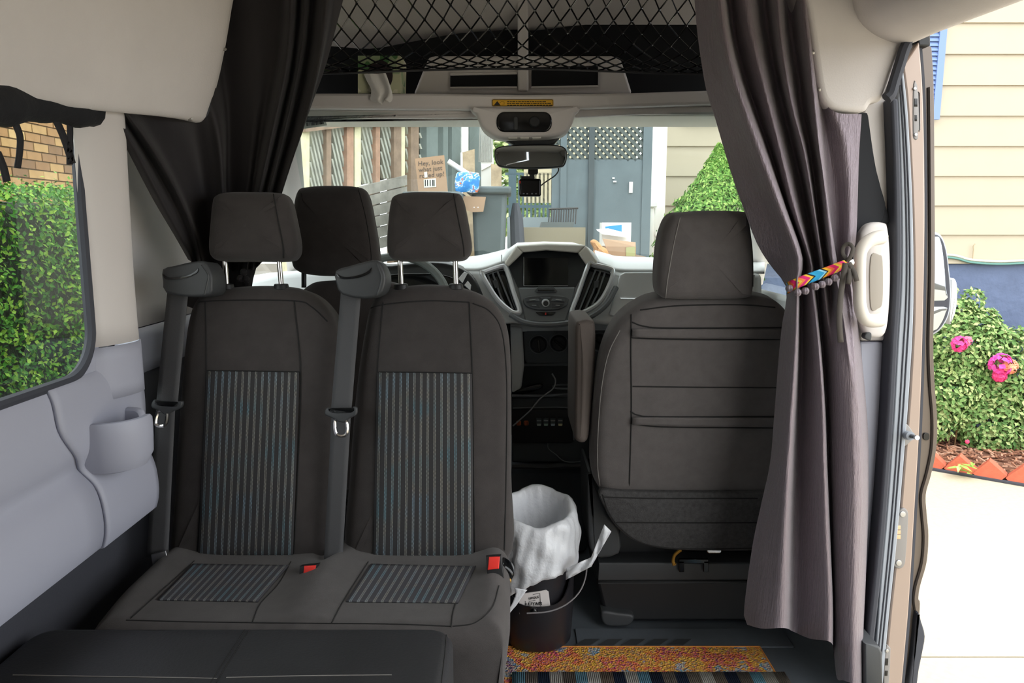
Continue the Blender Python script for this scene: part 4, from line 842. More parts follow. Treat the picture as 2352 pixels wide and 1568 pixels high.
cb2 = thing('thin_wire', 'thin grey wire hanging below the switch panel', 'cable', P(1280, 1062, 2.63))
obj('wire', MB().tube([P(a, b, 2.655) for a, b in px2([(1258, 1018), (1260, 1030), (1275, 1042), (1294, 1058), (1320, 1061), (1345, 1056)], 6, False)], .002, 5), M('wire_thin', '#7c8082', .5), cb2)
# steering wheel
st = thing('steering_wheel', 'grey steering wheel rim showing beside the bench headrest', 'steering wheel', P(905, 720, 2.57))
c0 = P(905, 705, 2.57); tl = math.radians(25)
obj('rim', MB().tube([c0 + V(.19 * math.cos(a), -.19 * math.sin(a) * math.sin(tl) * -1, .19 * math.sin(a) * math.cos(tl)) for a in [2 * math.pi * j / 48 for j in range(48)]], .015, 10, closed=True), M('wheel_grey', '#7d8583', .4), st)
obj('hub', MB().cyl(c0 + V(0, .03, 0), c0 + V(0, -.01, 0), .07, .06, 20), m_black, st, bev=.01)
for a in (0, 2.2, 4.08): obj('spoke', MB().tube([c0 + V(.05 * math.cos(a), .01, .05 * math.sin(a)), c0 + V(.185 * math.cos(a), .0 + .185 * math.sin(a) * math.sin(tl), .185 * math.sin(a) * math.cos(tl))], .014, 8), m_black, st)
obj('column', MB().cyl(c0 + V(0, .02, 0), c0 + V(0, .30, -.12), .035, .04, 12), m_black, st)
# ================================================================ OVERHEAD
YL = 2.42
ov = thing('overhead_shelf', 'beige overhead storage shelf above the windshield', 'shelf', P(1176, 235, 2.5))
lip = pprism([(660, 214), (960, 214), (1200, 217), (1450, 213), (1700, 205), (1700, 233), (1640, 238), (1330, 248), (1090, 250), (715, 249), (660, 249)], YL, .12); obj('shelf_lip', lip, m_beige2, ov, bev=.008)
obj('shelf_floor', MB().box2((-.80, YL + .1, P(1176, 222, YL).z - .02), (.93, 2.98, P(1176, 222, YL).z - .005)), m_beige2, ov)
m_void = M('recess_shade', '#131518', .95)  # near-black colour stands in for the shade inside the shelf
obj('recess_shade', pprism(px2([(640, 108), (760, 106), (850, 112), (950, 95), (1060, 76), (1190, 68), (1230, 70), (1350, 56), (1480, 50), (1600, 25), (1720, 20), (1720, 225), (640, 225)], 3), 2.66, .03), m_void, ov)  # dark sheet painted as the shaded cab recess
pk = obj('pocket_panel', pprism([(950, 216), (972, 160), (985, 131), (1000, 128), (1405, 128), (1425, 133), (1440, 175), (1452, 214)], 2.58, .05), m_beige2, ov, bev=.008)
for a in ([(1034, 171), (1188, 168), (1188, 201), (1034, 202)], [(1220, 152), (1374, 148), (1374, 198), (1220, 201)]):
    obj('pocket', ppad(a, 2.572, .02, .003, fan=False, smooth=False), m_void, pk); obj('pocket_rim', MB().tube([P(x, y, 2.57) for x, y in a], .004, 6, closed=True), m_beige2, pk)  # thin dark pads; the openings' inner shade is in their colour
obj('divider', pprism([(1189, -30), (1213, -30), (1214, 208), (1190, 208)], 2.555, .06), m_beige2, ov, bev=.006)
st_ = thing('warning_sticker', 'yellow warning sticker with black triangle on the shelf lip', 'sticker', P(1200, 243, YL - .003))
obj('label', ppad(rrect(1130, 228, 1271, 244, 3), YL - .004, .003, .0006, fan=False, smooth=False), M('sticker_yellow', '#e8b12c', .6), st_)
m_sk = M('sticker_black', '#2a2418', .7); s = MB()
s.tube([P(a, b, YL - .0045) for a, b in rrect(1131, 229, 1270, 243, 3)], .0007, 4, closed=True)
s.add([P(1134, 242, YL - .005), P(1142, 232, YL - .005), P(1150, 242, YL - .005)], [(0, 1, 2)])
for j, y in enumerate((233.5, 237.5, 241.5)):
    x = 1165
    while x < (1252 if j == 0 else 1266):
        l = random.uniform(3, 9); s.box(P(x + l / 2, y, YL - .0048), (l * .0014, .001, .0022)); x += l + 1.5
obj('print', s, m_sk, st_, smooth=False)
s = MB().tube([P(a, b, YL - .0048) for a, b in ((1146, 238), (1152, 233), (1158, 234), (1158, 240), (1152, 241))], .0008, 4); obj('symbol', s, M('sticker_sym', '#b98a22', .7), st_)
# sun visors
for lab, pts, ed in (('beige sun visor folded up on the driver side', [(660, 251), (1085, 253), (1105, 258), (1112, 266), (1104, 270), (690, 272), (660, 272)], [(700, 249), (860, 249), (1085, 251)]), ('beige sun visor folded up on the passenger side', [(1316, 253), (1340, 250), (1680, 243), (1680, 262), (1480, 262), (1330, 269), (1314, 266)], [(1430, 247), (1560, 243), (1640, 240)])):
    vz = thing('sun_visor', lab, 'sun visor', P(*pts[0], 2.47), 'sun visors'); obj('pad', ppad(pts, 2.47, .03, .006, fan=False, sub=3), m_beige2, vz); obj('edge', MB().tube([P(a, b, 2.46) for a, b in ed], .0016, 5), m_silver, vz)  # thin silver tube stands for the highlight along the gap
# overhead console and mirror
oc = thing('overhead_console', 'beige overhead console with black oval control panel', 'console', P(1205, 312, 2.42))
obj('housing', ppad([(1086, 246), (1200, 247), (1325, 245), (1322, 262), (1313, 288), (1300, 303), (1270, 312), (1205, 315), (1145, 314), (1118, 302), (1103, 286), (1094, 264)], 2.40, .14, .014, .004, sub=4), m_beige2, oc, ang=60)
ovp = obj('control_panel', ppad(rrect(1140, 256, 1268, 303, 19), 2.393, .02, .006, fan=False, smooth=False), m_blackg, oc)
q = P(1227, 280, 2.392); obj('knob', MB().cyl(q, q + V(0, -.014, 0), .018, .016, 20), m_black, ovp, bev=.003); obj('slider', ppad(rrect(1180, 268, 1189, 298, 4), 2.39, .008, .002, fan=False, smooth=False), m_dkgrey, ovp)
obj('dial_marks', MB().tube([q + V(.024 * math.cos(a), .002, .024 * math.sin(a)) for a in [math.pi * j / 12 for j in range(13)]], .0008, 4), m_stack, ovp)
for x in (1178, 1205, 1232): obj('lens', ppad(rrect(x - 11, 311, x + 11, 318, 3), 2.41, .05, .002, fan=False, smooth=False), m_dashb, oc)
rm = thing('rear_view_mirror', 'black rear-view mirror hanging under the overhead console', 'mirror', P(1218, 386, 2.5))
obj('sensor_mount', pprism([(1150, 318), (1290, 312), (1272, 332), (1240, 346), (1190, 346), (1176, 330)], 2.50, .06), m_dkgrey, rm, bev=.008)
mo = [(1135, 352), (1142, 338), (1170, 333), (1220, 331), (1275, 332), (1297, 338), (1303, 352), (1299, 376), (1284, 384), (1220, 387), (1165, 385), (1142, 378)]
obj('casing', ppad(mo, 2.46, .045, .010, sub=4, bb=.015), m_black, rm, ang=60)
cx_, cy_ = 1219, 359; mi_ = [(cx_ + (x - cx_) * .965, cy_ + (y - cy_) * .90) for x, y in mo]
obj('glass', ppad(mi_, 2.457, .004, .001, fan=False, sub=4), M('mirror_glass', '#9aa0a2', .03, 1), rm)
dc = thing('dash_camera', 'small black dash camera hanging below the mirror', 'camera', P(1218, 450, 2.62))
obj('body', ppad(rrect(1192, 410, 1243, 451, 5), 2.60, .035, .006, smooth=False), m_blackg, dc)
obj('top_cap', ppad(rrect(1197, 404, 1228, 411, 2), 2.605, .03, .002, smooth=False, fan=False), m_black, dc)
obj('joint', MB().cyl(P(1222, 386, 2.62), P(1222, 412, 2.62), .010, .008, 12), m_black, dc); obj('clamp', ppad(rrect(1213, 386, 1236, 400, 4), 2.61, .03, .004, smooth=False), m_black, dc)
for i, x in enumerate((1203, 1211, 1222, 1231)): obj('key', ppad(rrect(x - 2, 443, x + 2, 446, 1), 2.598, .003, .0005, smooth=False), m_stack, dc)
obj('indicator', ppad(rrect(1192, 415, 1196, 421, 1), 2.598, .003, .0005, smooth=False), m_red, dc)
obj('cable', MB().tube([P(a, b, 2.62) for a, b in px2([(1243, 426), (1250, 420), (1262, 412), (1276, 402), (1283, 390), (1280, 380)], 6, False)], .0022, 6), m_black, dc)
# tissue box
def tissue_mat():
    m = M('tissue_print', '#a9b08c', .8); t = NT(m); n = t.new('ShaderNodeTexVoronoi'); n.inputs['Scale'].default_value = 26; n.distance = 'MANHATTAN'; t.link(t.coord(), n.inputs['Vector'])
    t.link(t.ramp(n.outputs['Color'], [(0, '#4f7a48'), (.22, '#c6c7a4'), (.5, '#9fb088'), (.68, '#dcd8c0'), (.85, '#7fa07c')], True), t.b.inputs['Base Color']); return m
tx = thing('tissue_box', 'green and cream patterned tissue box on the overhead shelf', 'tissue box', P(872, 218, 2.5))
obj('carton', pprism([(822, 128), (921, 128), (920, 214), (822, 214)], 2.44, .12), tissue_mat(), tx)
obj('opening', ppad([(873 + 29 * math.cos(a), 174 + 36 * math.sin(a)) for a in [2 * math.pi * i / 24 for i in range(24)]], 2.438, .003, .0005, smooth=False), M('tissue_hole', '#2a2024', .9), tx)
m_tis = M('tissue_paper', '#e6e3de', .9, bump=(60, .3, .004))
obj('tissue', sheet([stream(p, 2.43, 2.405, dy=d) for p, d in (([(836, 170), (842, 185), (852, 204), (852, 216), (850, 228), (858, 234)], 0), ([(850, 169), (858, 188), (868, 208), (872, 218), (868, 228), (872, 236)], -.008), ([(866, 169), (874, 188), (882, 208), (878, 220), (876, 230), (878, 240)], .004), ([(880, 168), (888, 188), (894, 208), (892, 220), (886, 226), (884, 230)], -.006), ([(886, 168), (892, 184), (899, 206), (902, 222), (900, 232), (895, 235)], 0))], 5, 20), m_tis, tx, ang=180)
# cargo net
cn = thing('cargo_net', 'black diamond-mesh cargo net stretched below the cab ceiling', 'net', P(1170, 165, 2.4))
ry = [-200]
for d_ in (40, 40, 40, 40, 36, 33, 30, 27, 22, 17, 12, 9, 7, 6, 5): ry.append(ry[-1] + d_)
def netp(i, j):
    x = 720 + (i + (j % 2) * .5) * 42; f = j / 15
    sag = 26 * math.sin(math.pi * min(1, max(0, (x - 730) / 480))) * (1 - f) * (1 if x < 1210 else 0) - (20 * math.sin(math.pi * min(1, max(0, (x - 1200) / 400))) * (1 - f) if x > 1200 else 0)
    x2 = x + 9 * math.sin(j * .9 + i * .25) * (1 - f); y = ry[j] + sag * 1.1 - 6 * f * math.cos((x - 1150) / 160)
    return P(x2, y, 2.37 + .03 * math.sin(i * .5 + j * .3) - .02 * f)
s = MB()
for j in range(15):
    for i in range(0, 22):
        a = netp(i, j)
        if j % 2 == 0: nb = (i - 1, i)
        else: nb = (i, i + 1)
        for k_ in nb:
            if 0 <= k_ < 22: s.tube([a, netp(k_, j + 1)], .0024, 4)
for i in range(22):
    for j in range(1, 15): s.sphere(netp(i, j), .0045, 5, 4)
obj('mesh', s, m_blackg, cn, smooth=True)
s = MB().tube([netp(i, 15) for i in range(22)], .0035, 5); obj('edge_cord', s, m_black, cn)
# parking / VIN label on the windshield
vl = thing('barcode_label', 'white barcode label stuck inside the windshield corner', 'label', P(722, 290, 2.5))
obj('label', ppad([(697, 277), (746, 271), (751, 288), (698, 296)], 2.50, .001, .0003, fan=False, smooth=False), M('label_white', '#e6e8e2', .6), vl)
s = MB(); x = 704
while x < 742: w_ = random.choice((1, 1.5, 2.5)); s.box(P(x + w_ / 2, 285.5 - (x - 704) * .12, 2.4985), (w_ * .00145, .0008, .011)); x += w_ + random.choice((1, 1.4, 2))
obj('barcode', s, m_ink, vl, smooth=False)
# ================================================================ SIDE MIRROR
sm_ = thing('side_mirror', 'dark grey passenger side mirror outside behind the door edge', 'side mirror', P(2150, 772, 2.6))
mo2 = [(2060, 560), (2095, 540), (2145, 532), (2166, 540), (2178, 570), (2185, 620), (2189, 670), (2186, 715), (2176, 742), (2158, 764), (2130, 774), (2060, 776)]
obj('housing', ppad(mo2, 2.55, .16, .018, sub=4, bb=.03), m_rubber2, sm_, ang=60)
obj('bezel', ppad([(x + (2125 - x) * .08, y + (655 - y) * .05) for x, y in mo2], 2.545, .03, .006, sub=4, fan=False), m_rubber, sm_)
m_mir = M('side_mirror_glass', '#b9c0c4', .03, 1)
obj('upper_glass', ppad([(2080, 552), (2146, 543), (2160, 552), (2168, 600), (2172, 660), (2170, 690), (2080, 692)], 2.541, .004, .001, sub=3, fan=False), m_mir, sm_)
obj('lower_glass', ppad([(2080, 706), (2168, 704), (2172, 718), (2160, 745), (2142, 760), (2080, 762)], 2.541, .004, .001, sub=3, fan=False), m_mir, sm_)
obj('glass_divider', pprism([(2070, 693), (2176, 690), (2176, 704), (2070, 706)], 2.539, .01), m_rubber, sm_)
obj('marker_lens', ppad([(2188, 642), (2198, 650), (2199, 690), (2194, 720), (2182, 745), (2184, 700)], 2.58, .08, .004, sub=3, fan=False), M('marker_lens', '#e8e6e0', .25), sm_)
obj('arm', MB().tube([P(2080, 740, 2.66), V(1.08, 2.75, 1.0)], .03, 10), m_black, sm_)
# ================================================================ OUTSIDE
GZ = -.66
m_conc = M('pale_concrete', '#c2b7a2', .85, bump=(90, .3, .004), var=(30, .07))
obj('driveway', MB().box2((-16, 3.106, GZ - .1), (16, 24, GZ)).box2((-16, -12, GZ - .1), (16, 3.094, GZ)), m_conc, smooth=False, kind='structure')
obj('ground', MB().box2((-40, -40, GZ - .16), (40, 40, GZ - .04)), M('soil', '#5c5346', 1), smooth=False, kind='structure')
def leafmat(name, c1, c2, c3):
    m = M(name, c2, .6, spec=.2); t = NT(m); g = t.new('ShaderNodeNewGeometry')
    t.link(t.ramp(g.outputs['Random Per Island'], [(0, c1), (.5, c2), (1, c3)]), t.b.inputs['Base Color'])
    t.b.inputs['Subsurface Weight'].default_value = 0
    return m
def leaf(s, p, n, L, W):
    n = n.normalized(); a = n.orthogonal().normalized(); b = n.cross(a); q = random.uniform(0, 6.28); d = a * math.cos(q) + b * math.sin(q); e = n.cross(d)
    k = len(s.v); s.v += [p - d * L / 2, p + e * W / 2 + n * L * .08, p + d * L / 2, p - e * W / 2 + n * L * .08]
    s.f += [(k, k + 1, k + 2), (k, k + 2, k + 3)]; s.mi += [0, 0]
def rv(): 
    while True:
        v = Vector((random.uniform(-1, 1), random.uniform(-1, 1), random.uniform(-1, 1)))
        if .05 < v.length < 1: return v.normalized()
# ---- hedge outside the left window
hg = thing('hedge', 'clipped green hedge filling the left window below the brick wall', 'hedge', (-2.5, 3.5, GZ))
s = MB()
for i in range(34000):
    y = random.uniform(2.0, 5.2) if i < 26000 else random.uniform(.2, 2.0); 
    if random.random() < .84:
        z = random.uniform(-.1, 1.44); x = -2.12 + .05 * math.sin(y * 3.1 + z * 2.3) + .03 * math.sin(y * 9 + z * 7) - abs(random.gauss(0, .045)) ; n = V(1, -.25, .35) + rv() * .75
    else:
        x = random.uniform(-2.9, -2.12); z = 1.43 + .03 * math.sin(y * 5) + random.gauss(0, .03); n = V(.2, -.2, 1) + rv() * .8
    leaf(s, V(x, y, z), n, random.uniform(.020, .036), random.uniform(.012, .02))
obj('foliage', s, leafmat('hedge_leaf', '#234a14', '#3f7822', '#84a63c'), hg, smooth=False, kind='stuff')
obj('dark_inner_box', MB().box2((-2.9, .2, GZ), (-2.22, 5.2, 1.38)), M('hedge_core', '#1d2a14', 1, bump=(30, 1, .02)), hg, bev=.05)  # solid dark box filling the hedge behind the leaves
# ---- brick house beyond the hedge
bw = setting('wall_brick', (-4.3, 6.5, GZ))
obj('mortar_wall', MB().box2((-4.6, 3.5, GZ), (-4.225, 11, 3.4)), M('mortar', '#8d7a5c', .95, bump=(60, .5)), bw, smooth=False)
mbk = [M('brick_tan_%s' % c, '#' + c, .9, bump=(80, .5, .003), var=(12, .12)) for c in ('86663f', '94774c', '6b5034', '7a5c3c', 'a0865a')]
protos = []
for m_ in mbk:
    q = MB().box((0, 0, 0), (.03, .196, .066)); protos.append(None)
bi = 0; firsts = [None] * 5
for r in range(16):
    z = 1.25 + .079 * r
    for c in range(15):
        y = 5.2 + .212 * c + (.106 if r % 2 else 0); k = random.choice((0, 0, 1, 1, 2, 3, 3, 4))
        loc = V(-4.215 + random.uniform(-.003, .004), y, z)
        if firsts[k] is None: firsts[k] = obj('brick', MB().box(loc, (.03, .198, .067)), mbk[k], bw, smooth=False)
        else: share('brick', firsts[k], loc - V(0, 0, .0335), bw)
# ---- the cream house ahead on the right
YH = 6.6
hs = setting('wall_house', (4, YH, GZ))
m_sid = M('cream_siding', '#aca28d', .6, bump=(200, .06, .002), var=(3, .02))
z = .945; hgt_ = .253; fp = None
for i in range(16):
    zz = z + hgt_ * i
    if fp is None: fp = obj('siding_board', MB().prism([V(1.30, YH - .022, zz), V(1.30, YH + .012, zz), V(1.30, YH + .012, zz + hgt_ + .01), V(1.30, YH - .002, zz + hgt_ + .01)], (8, 0, 0)), m_sid, hs, smooth=False)
    else: share('siding_board', fp, V(5.30, YH - .005, zz), hs)
obj('foundation', MB().box2((1.27, YH + .012, GZ), (9.3, YH + .2, .96)), M('blue_foundation', '#56637f', .75, bump=(12, .5, .02), var=(6, .1)), hs, smooth=False)
obj('wall_body', MB().box2((1.25, YH + .012, .94), (9.3, YH + .2, 5)), m_sid, hs, smooth=False)
obj('corner_board', MB().box2((1.22, YH - .04, GZ), (1.335, YH + .06, 5)), m_white, hs, smooth=False)
def hx(px, py, y=YH): return P(px, py, y)
wm = thing('meter_box', 'white electric meter box on the house corner board', 'meter box', hx(1493, 478))
obj('box', pprism([(1484, 432), (1511, 430), (1510, 476), (1482, 476)], YH - .14, .10), m_white, wm, bev=.01)
obj('conduit', MB().cyl(hx(1493, 430, YH - .08), hx(1493, 300, YH - .08), .03), m_white, wm); obj('conduit', MB().cyl(hx(1493, 476, YH - .08), hx(1493, 620, YH - .08), .035), m_white, wm)
obj('bracket', MB().box(hx(1476, 448, YH - .1), (.03, .03, .04)).box(hx(1475, 462, YH - .1), (.03, .03, .04)), m_white, wm); obj('cable', MB().tube([hx(a, b, YH - .07) for a, b in px2([(1506, 478), (1503, 510), (1505, 540), (1516, 545)], 5, False)], .012, 6), m_white, wm)
m_shut = M('blue_shutter', '#6f86b4', .6)
def shutter(name, label, x0, x1, y0, y1, stile, Y=YH - .07):
    o = thing(name, label, 'shutter', hx((x0 + x1) / 2, y1, Y), 'blue window shutters'); a = hx(x0, y1, Y); b = hx(x1, y0, Y); sw_ = stile * YH / F
    obj('frame', MB().box2((a.x, Y, a.z), (a.x + sw_, Y + .04, b.z)).box2((b.x - sw_, Y, a.z), (b.x, Y + .04, b.z)).box2((a.x + sw_, Y + .001, a.z), (b.x - sw_, Y + .04, a.z + .10)), m_shut, o, smooth=False)
    obj('backing', MB().box2((a.x + .01, Y + .042, a.z + .01), (b.x - .01, Y + .05, b.z)), M('shutter_gap', '#3d4d70', .8), o, smooth=False)
    zz = a.z + .115; f = None
    while zz < b.z:
        p = V((a.x + b.x) / 2, Y + .018, zz)
        if f is None: f = obj('slat', MB().box(p, (b.x - a.x - 2 * sw_, .008, .040), Matrix.Rotation(-.5, 3, 'X')), m_shut, o, smooth=False); off = Vector(f.location) + wloc(o) - p
        else: share('slat', f, p + off, o)
        zz += .0385
    return o
shutter('window_shutter', 'blue louvred shutter beside the open sliding door', 2040, 2187, -60, 274, 15)
shutter('window_shutter', 'blue shutter end above the round green shrub', 1568, 1690, 100, 277, 14)
wr = thing('utility_cable', 'green and white cables running along the bottom of the siding', 'cable', hx(2260, 600))
for dy, c in ((0, '#5f8a82'), (-6, '#d8d4c4')): obj('strand', MB().tube([hx(a, b + dy, YH - .04) for a, b in px2([(2120, 588), (2190, 592), (2230, 602), (2290, 606), (2352, 604), (2460, 600)], 6, False)], .010, 6), M('cable_' + c[1:], c, .6), wr)
tw = thing('dry_vine', 'dry brown vine tendril climbing the cream siding', 'vine', hx(2236, 590)); obj('stem', MB().tube([hx(a, b, YH - .04) for a, b in px2([(2234, 594), (2236, 575), (2236, 565), (2240, 560)], 4, False)], .005, 5), M('vine_brown', '#a89a80', .9), tw)
# ---- planting bed
bed = [V(2.2, 6.66, GZ - .02), V(3.38, 5.75, GZ - .02), V(5.6, 4.05, GZ - .02), V(9.3, 4.05, GZ - .02), V(9.3, 6.66, GZ - .02)]
obj('mulch_bed', MB().prism(bed, (0, 0, .06)), M('mulch', '#7a5340', 1, bump=(25, 1, .03), var=(20, .35)), smooth=False, kind='structure')
s = MB()
for i in range(2600):
    x = random.uniform(3.0, 5.4); y = random.uniform(4.6, 6.5)
    if (x - 3.38) * 1.7 + (y - 5.75) * 2.22 < .12: continue
    a = random.uniform(0, 3.14); l = random.uniform(.03, .09); s.box(V(x, y, GZ + .045 + random.uniform(0, .02)), (l, .012, .008), Matrix.Rotation(a, 3, 'Z') @ Matrix.Rotation(random.uniform(-.4, .4), 3, 'Y'))
mc = thing('mulch_chips', 'shredded red-brown bark mulch spread in the planting bed', 'mulch', (4, 5.8, GZ + .03)); mc['kind'] = 'stuff'
mm_ = M('chip_brown', '#9a6a50', 1); t = NT(mm_); g_ = t.new('ShaderNodeNewGeometry'); t.link(t.ramp(g_.outputs['Random Per Island'], [(0, '#6a4434'), (.5, '#a8765a'), (1, '#c8a088')]), t.b.inputs['Base Color'])
obj('chips', s, mm_, mc, smooth=False, kind='stuff')
be = thing('brick_edging', 'sawtooth red brick edging along the driveway', 'edging', (3.9, 5.3, GZ))
d = V(5.6 - 3.38, 4.05 - 5.75, 0).normalized(); yaw = math.atan2(d.y, d.x); fb_ = None
m_rb = M('red_brick', '#c4664c', .9, bump=(70, .5, .004), var=(15, .12))
for i in range(17):
    p = V(3.38, 5.75, GZ + .045) + d * (-.62 + .205 * i) + V(random.uniform(-.01, .01), 0, 0)
    rot = Matrix.Rotation(yaw, 3, 'Z') @ Matrix.Rotation(math.radians(42 + random.uniform(-3, 3)), 3, 'Y')
    obj('brick', MB().box(p, (.155, .10, .155), rot), m_rb, be, smooth=False)
obj('edging_strip', MB().tube([V(3.38, 5.69, GZ + .01) + d * t_ for t_ in (-.8, 0, 1, 2.9)], .014, 6), m_rubber, be)
wd2 = thing('weed', 'small bright green weed growing at the brick edging', 'weed', PZ(2208, 1100, GZ)); s = MB(); c_ = PZ(2208, 1100, GZ)
for i in range(10): a = i * .63; leaf(s, c_ + V(.06 * math.cos(a), .06 * math.sin(a), .04 + .01 * i), V(.4 * math.cos(a), .4 * math.sin(a), 1), .12, .035)
obj('leaves', s, leafmat('weed_leaf', '#6f9a3c', '#9fc45a', '#c8dc8a'), wd2, smooth=False)
# ---- rose bush
rb_ = thing('rose_bush', 'leafy rose bush with pink blooms in front of the blue foundation', 'rose bush', P(2260, 1020, 6.2))
s = MB(); st2 = MB()
blobs = [(2225, 800, 95, 3200), (2320, 860, 115, 3800), (2190, 900, 90, 2600), (2290, 960, 100, 3000), (2205, 725, 42, 500), (2262, 745, 40, 420), (2400, 870, 130, 2200), (2352, 1000, 70, 1200), (2150, 960, 60, 700), (2100, 860, 70, 600), (2178, 668, 22, 110), (2235, 690, 30, 160)]
for bx_, by_, r, n in blobs:
    c = P(bx_, by_, 6.2); rr = r * 6.2 / F
    for i in range(n):
        d_ = rv() * rr * random.uniform(.55, 1) ** .5; d_.y *= .55
        leaf(s, c + d_, V(0, -.5, .6) + d_.normalized() * .5 + rv() * .6, random.uniform(.035, .06), random.uniform(.022, .036))
    st2.tube([P(bx_, 1040, 6.25), P(bx_ + 10, (by_ + 1040) / 2, 6.22), c], .008, 5)
obj('foliage', s, leafmat('rose_leaf', '#456a34', '#729252', '#b0be80'), rb_, smooth=False, kind='stuff')
obj('stems', st2, M('rose_stem', '#8a6a4a', .9), rb_)
for k, (fx, fy, fr_, c) in enumerate(((2205, 790, 17, '#e8408c'), (2222, 783, 10, '#f0708c'), (2300, 838, 26, '#e848a4'), (2322, 842, 15, '#f2a07a'), (2298, 862, 14, '#e03878'), (2222, 1014, 4, '#e04068'))):
    m_ = MB(); cc = P(fx, fy, 5.98) 
    for i in range(70): 
        d_ = rv() * fr_ * 6 / F; d_.y *= .6; leaf(m_, cc + d_, d_ + V(0, -.02, .01), .05 * min(1, fr_ / 14), .045 * min(1, fr_ / 14))
    obj('bloom', m_, M('petal_%d' % k, c, .6), rb_, smooth=False)
# ---- conical evergreen and the hose
sh = thing('evergreen_shrub', 'bright green conical evergreen against the cream house', 'shrub', P(1620, 600, 6.0)); s = MB()
prof_ = [(330, 1652, 3), (360, 1650, 18), (400, 1650, 42), (440, 1640, 60), (470, 1628, 78), (520, 1622, 98), (570, 1618, 112), (640, 1618, 120), (760, 1618, 118)]
for i in range(9000):
    k = random.random() ** .8 * (len(prof_) - 1.001); j = int(k); f = k - j; a_, b_ = prof_[j], prof_[j + 1]
    py = a_[0] + (b_[0] - a_[0]) * f; cx2 = a_[1] + (b_[1] - a_[1]) * f; r = (a_[2] + (b_[2] - a_[2]) * f) * 6.0 / F
    th = random.uniform(math.pi, 2 * math.pi) if random.random() < .8 else random.uniform(0, math.pi); rr = r * random.uniform(.82, 1.06) * (1 + .06 * math.sin(py * .2 + th * 3))
    c = P(cx2, py, 6.0); leaf(s, c + V(math.cos(th) * rr, math.sin(th) * rr * .6, 0), V(math.cos(th), math.sin(th), .5) + rv() * .7, random.uniform(.03, .055), .018)
obj('foliage', s, leafmat('evergreen_leaf', '#4a7c30', '#76a24a', '#a8c46e'), sh, smooth=False, kind='stuff')
obj('core', MB().rings([[P(cx2, py, 6.0) + V(math.cos(a) * r * .8 * 6 / F, math.sin(a) * r * .5 * 6 / F, 0) for a in [2 * math.pi * i / 12 for i in range(12)]] for py, cx2, r in prof_]), M('evergreen_core', '#3f6a28', 1), sh)
ho = thing('garden_hose', 'orange garden hose loop hanging beside the evergreen', 'hose', hx(1530, 560))
for o_ in (0, 7, 14): obj('coil', MB().tube([hx(a + o_, b, YH - .1 - .01 * o_) for a, b in px2([(1512, 620), (1514, 570), (1522, 530), (1536, 502), (1556, 488), (1580, 490)], 6, False)], .012, 6), M('hose_orange_%d' % o_, '#e0893f', .5), ho)
# ---- patio ahead of the windshield
obj('patio', MB().box2((-5, 4.2, GZ), (1.2, 9, .45)), M('patio_paving', '#b3a184', .9, bump=(40, .3)), smooth=False, kind='structure')
A0 = P(660, 400, 4.3); B0 = P(1130, 400, 6.5); nrm = V(B0.y - A0.y, -(B0.x - A0.x), 0).normalized()
if nrm.y > 0: nrm = -nrm
def FP(px, py, off=0):
    d = ray(px, py); p0 = V(A0.x, A0.y, 0) + nrm * off; t = (p0 - V(0, 0, 0)).dot(nrm) / d.dot(nrm); return CAM + d * t
def fprism(pts, off, T): return MB().prism([FP(a, b, off) for a, b in pts], -nrm * T)
fe = thing('lattice_fence', 'weathered lattice fence with mismatched posts beyond the windshield', 'fence', V(FP(900, 500).x, FP(900, 500).y, .45))
wm_ = {'c': M('fence_cream', '#d3cfae', .9, var=(14, .15)), 'b': M('fence_brown', '#8a7766', .9, var=(14, .2)), 'r': M('fence_rust', '#a58570', .9, var=(14, .2)), 'g': M('fence_grey', '#8e8b82', .9, var=(14, .2)), 't': M('fence_teal', '#6f7a78', .9, var=(9, .1)), 's': M('fence_slat', '#a9aba0', .9, var=(10, .2)), 'w': M('fence_white', '#e6eae4', .8, var=(20, .1))}
for x0, x1, c, yb in ((655, 703, 'c', 640), (703, 711, 'c', 640), (750, 761, 'b', 640), (797, 812, 'r', 640), (815, 829, 'c', 640), (863, 873, 'r', 640), (905, 922, 'b', 640), (922, 930, 'c', 640), (944, 962, 'b', 640), (980, 1006, 't', 640), (1018, 1029, 't', 640), (1038, 1058, 't', 640), (1060, 1076, 'w', 350), (1078, 1106, 't', 640)):
    obj('post', fprism([(x0, 225), (x1, 225), (x1, yb), (x0, yb)], 0, .06), wm_[c], fe, smooth=False)
for x0, x1, yt, yb0, yb1 in ((711, 750, 296, 446, 440), (761, 797, 288, 440, 432), (829, 863, 284, 425, 418), (873, 905, 281, 415, 405), (930, 944, 278, 402, 398), (962, 966, 276, 380, 380)):
    s = MB(); x = x0 - 34
    while x < x1 + 6:
        ya, yb = yt, (yb0 + yb1) / 2; sl_ = 34 / (yb - ya); xa, xb = x, x + 34
        t0 = max(0, (x0 - xa) / 34); t1 = min(1, (x1 - xa) / 34)
        if t1 > t0 + .02: a = (xa + 34 * t0, ya + (yb - ya) * t0); b = (xa + 34 * t1, ya + (yb - ya) * t1); s.join(fprism([(a[0], a[1]), (a[0] + 4, a[1]), (b[0] + 4, b[1]), (b[0], b[1])], -.025, .02))
        x += 8.2
    obj('lattice_panel', s, wm_['s'], fe, smooth=False)
    obj('dark_backing', fprism([(x0, yt), (x1, yt), (x1, yb1), (x0, yb0)], -.075, .02), M('fence_gap', '#6d7068', .95, var=(20, .3)), fe, smooth=False)
obj('rail', fprism([(700, 250), (800, 246), (1000, 240), (1110, 232), (1110, 268), (960, 284), (800, 291), (703, 303)], .03, .05), wm_['b'], fe, smooth=False)
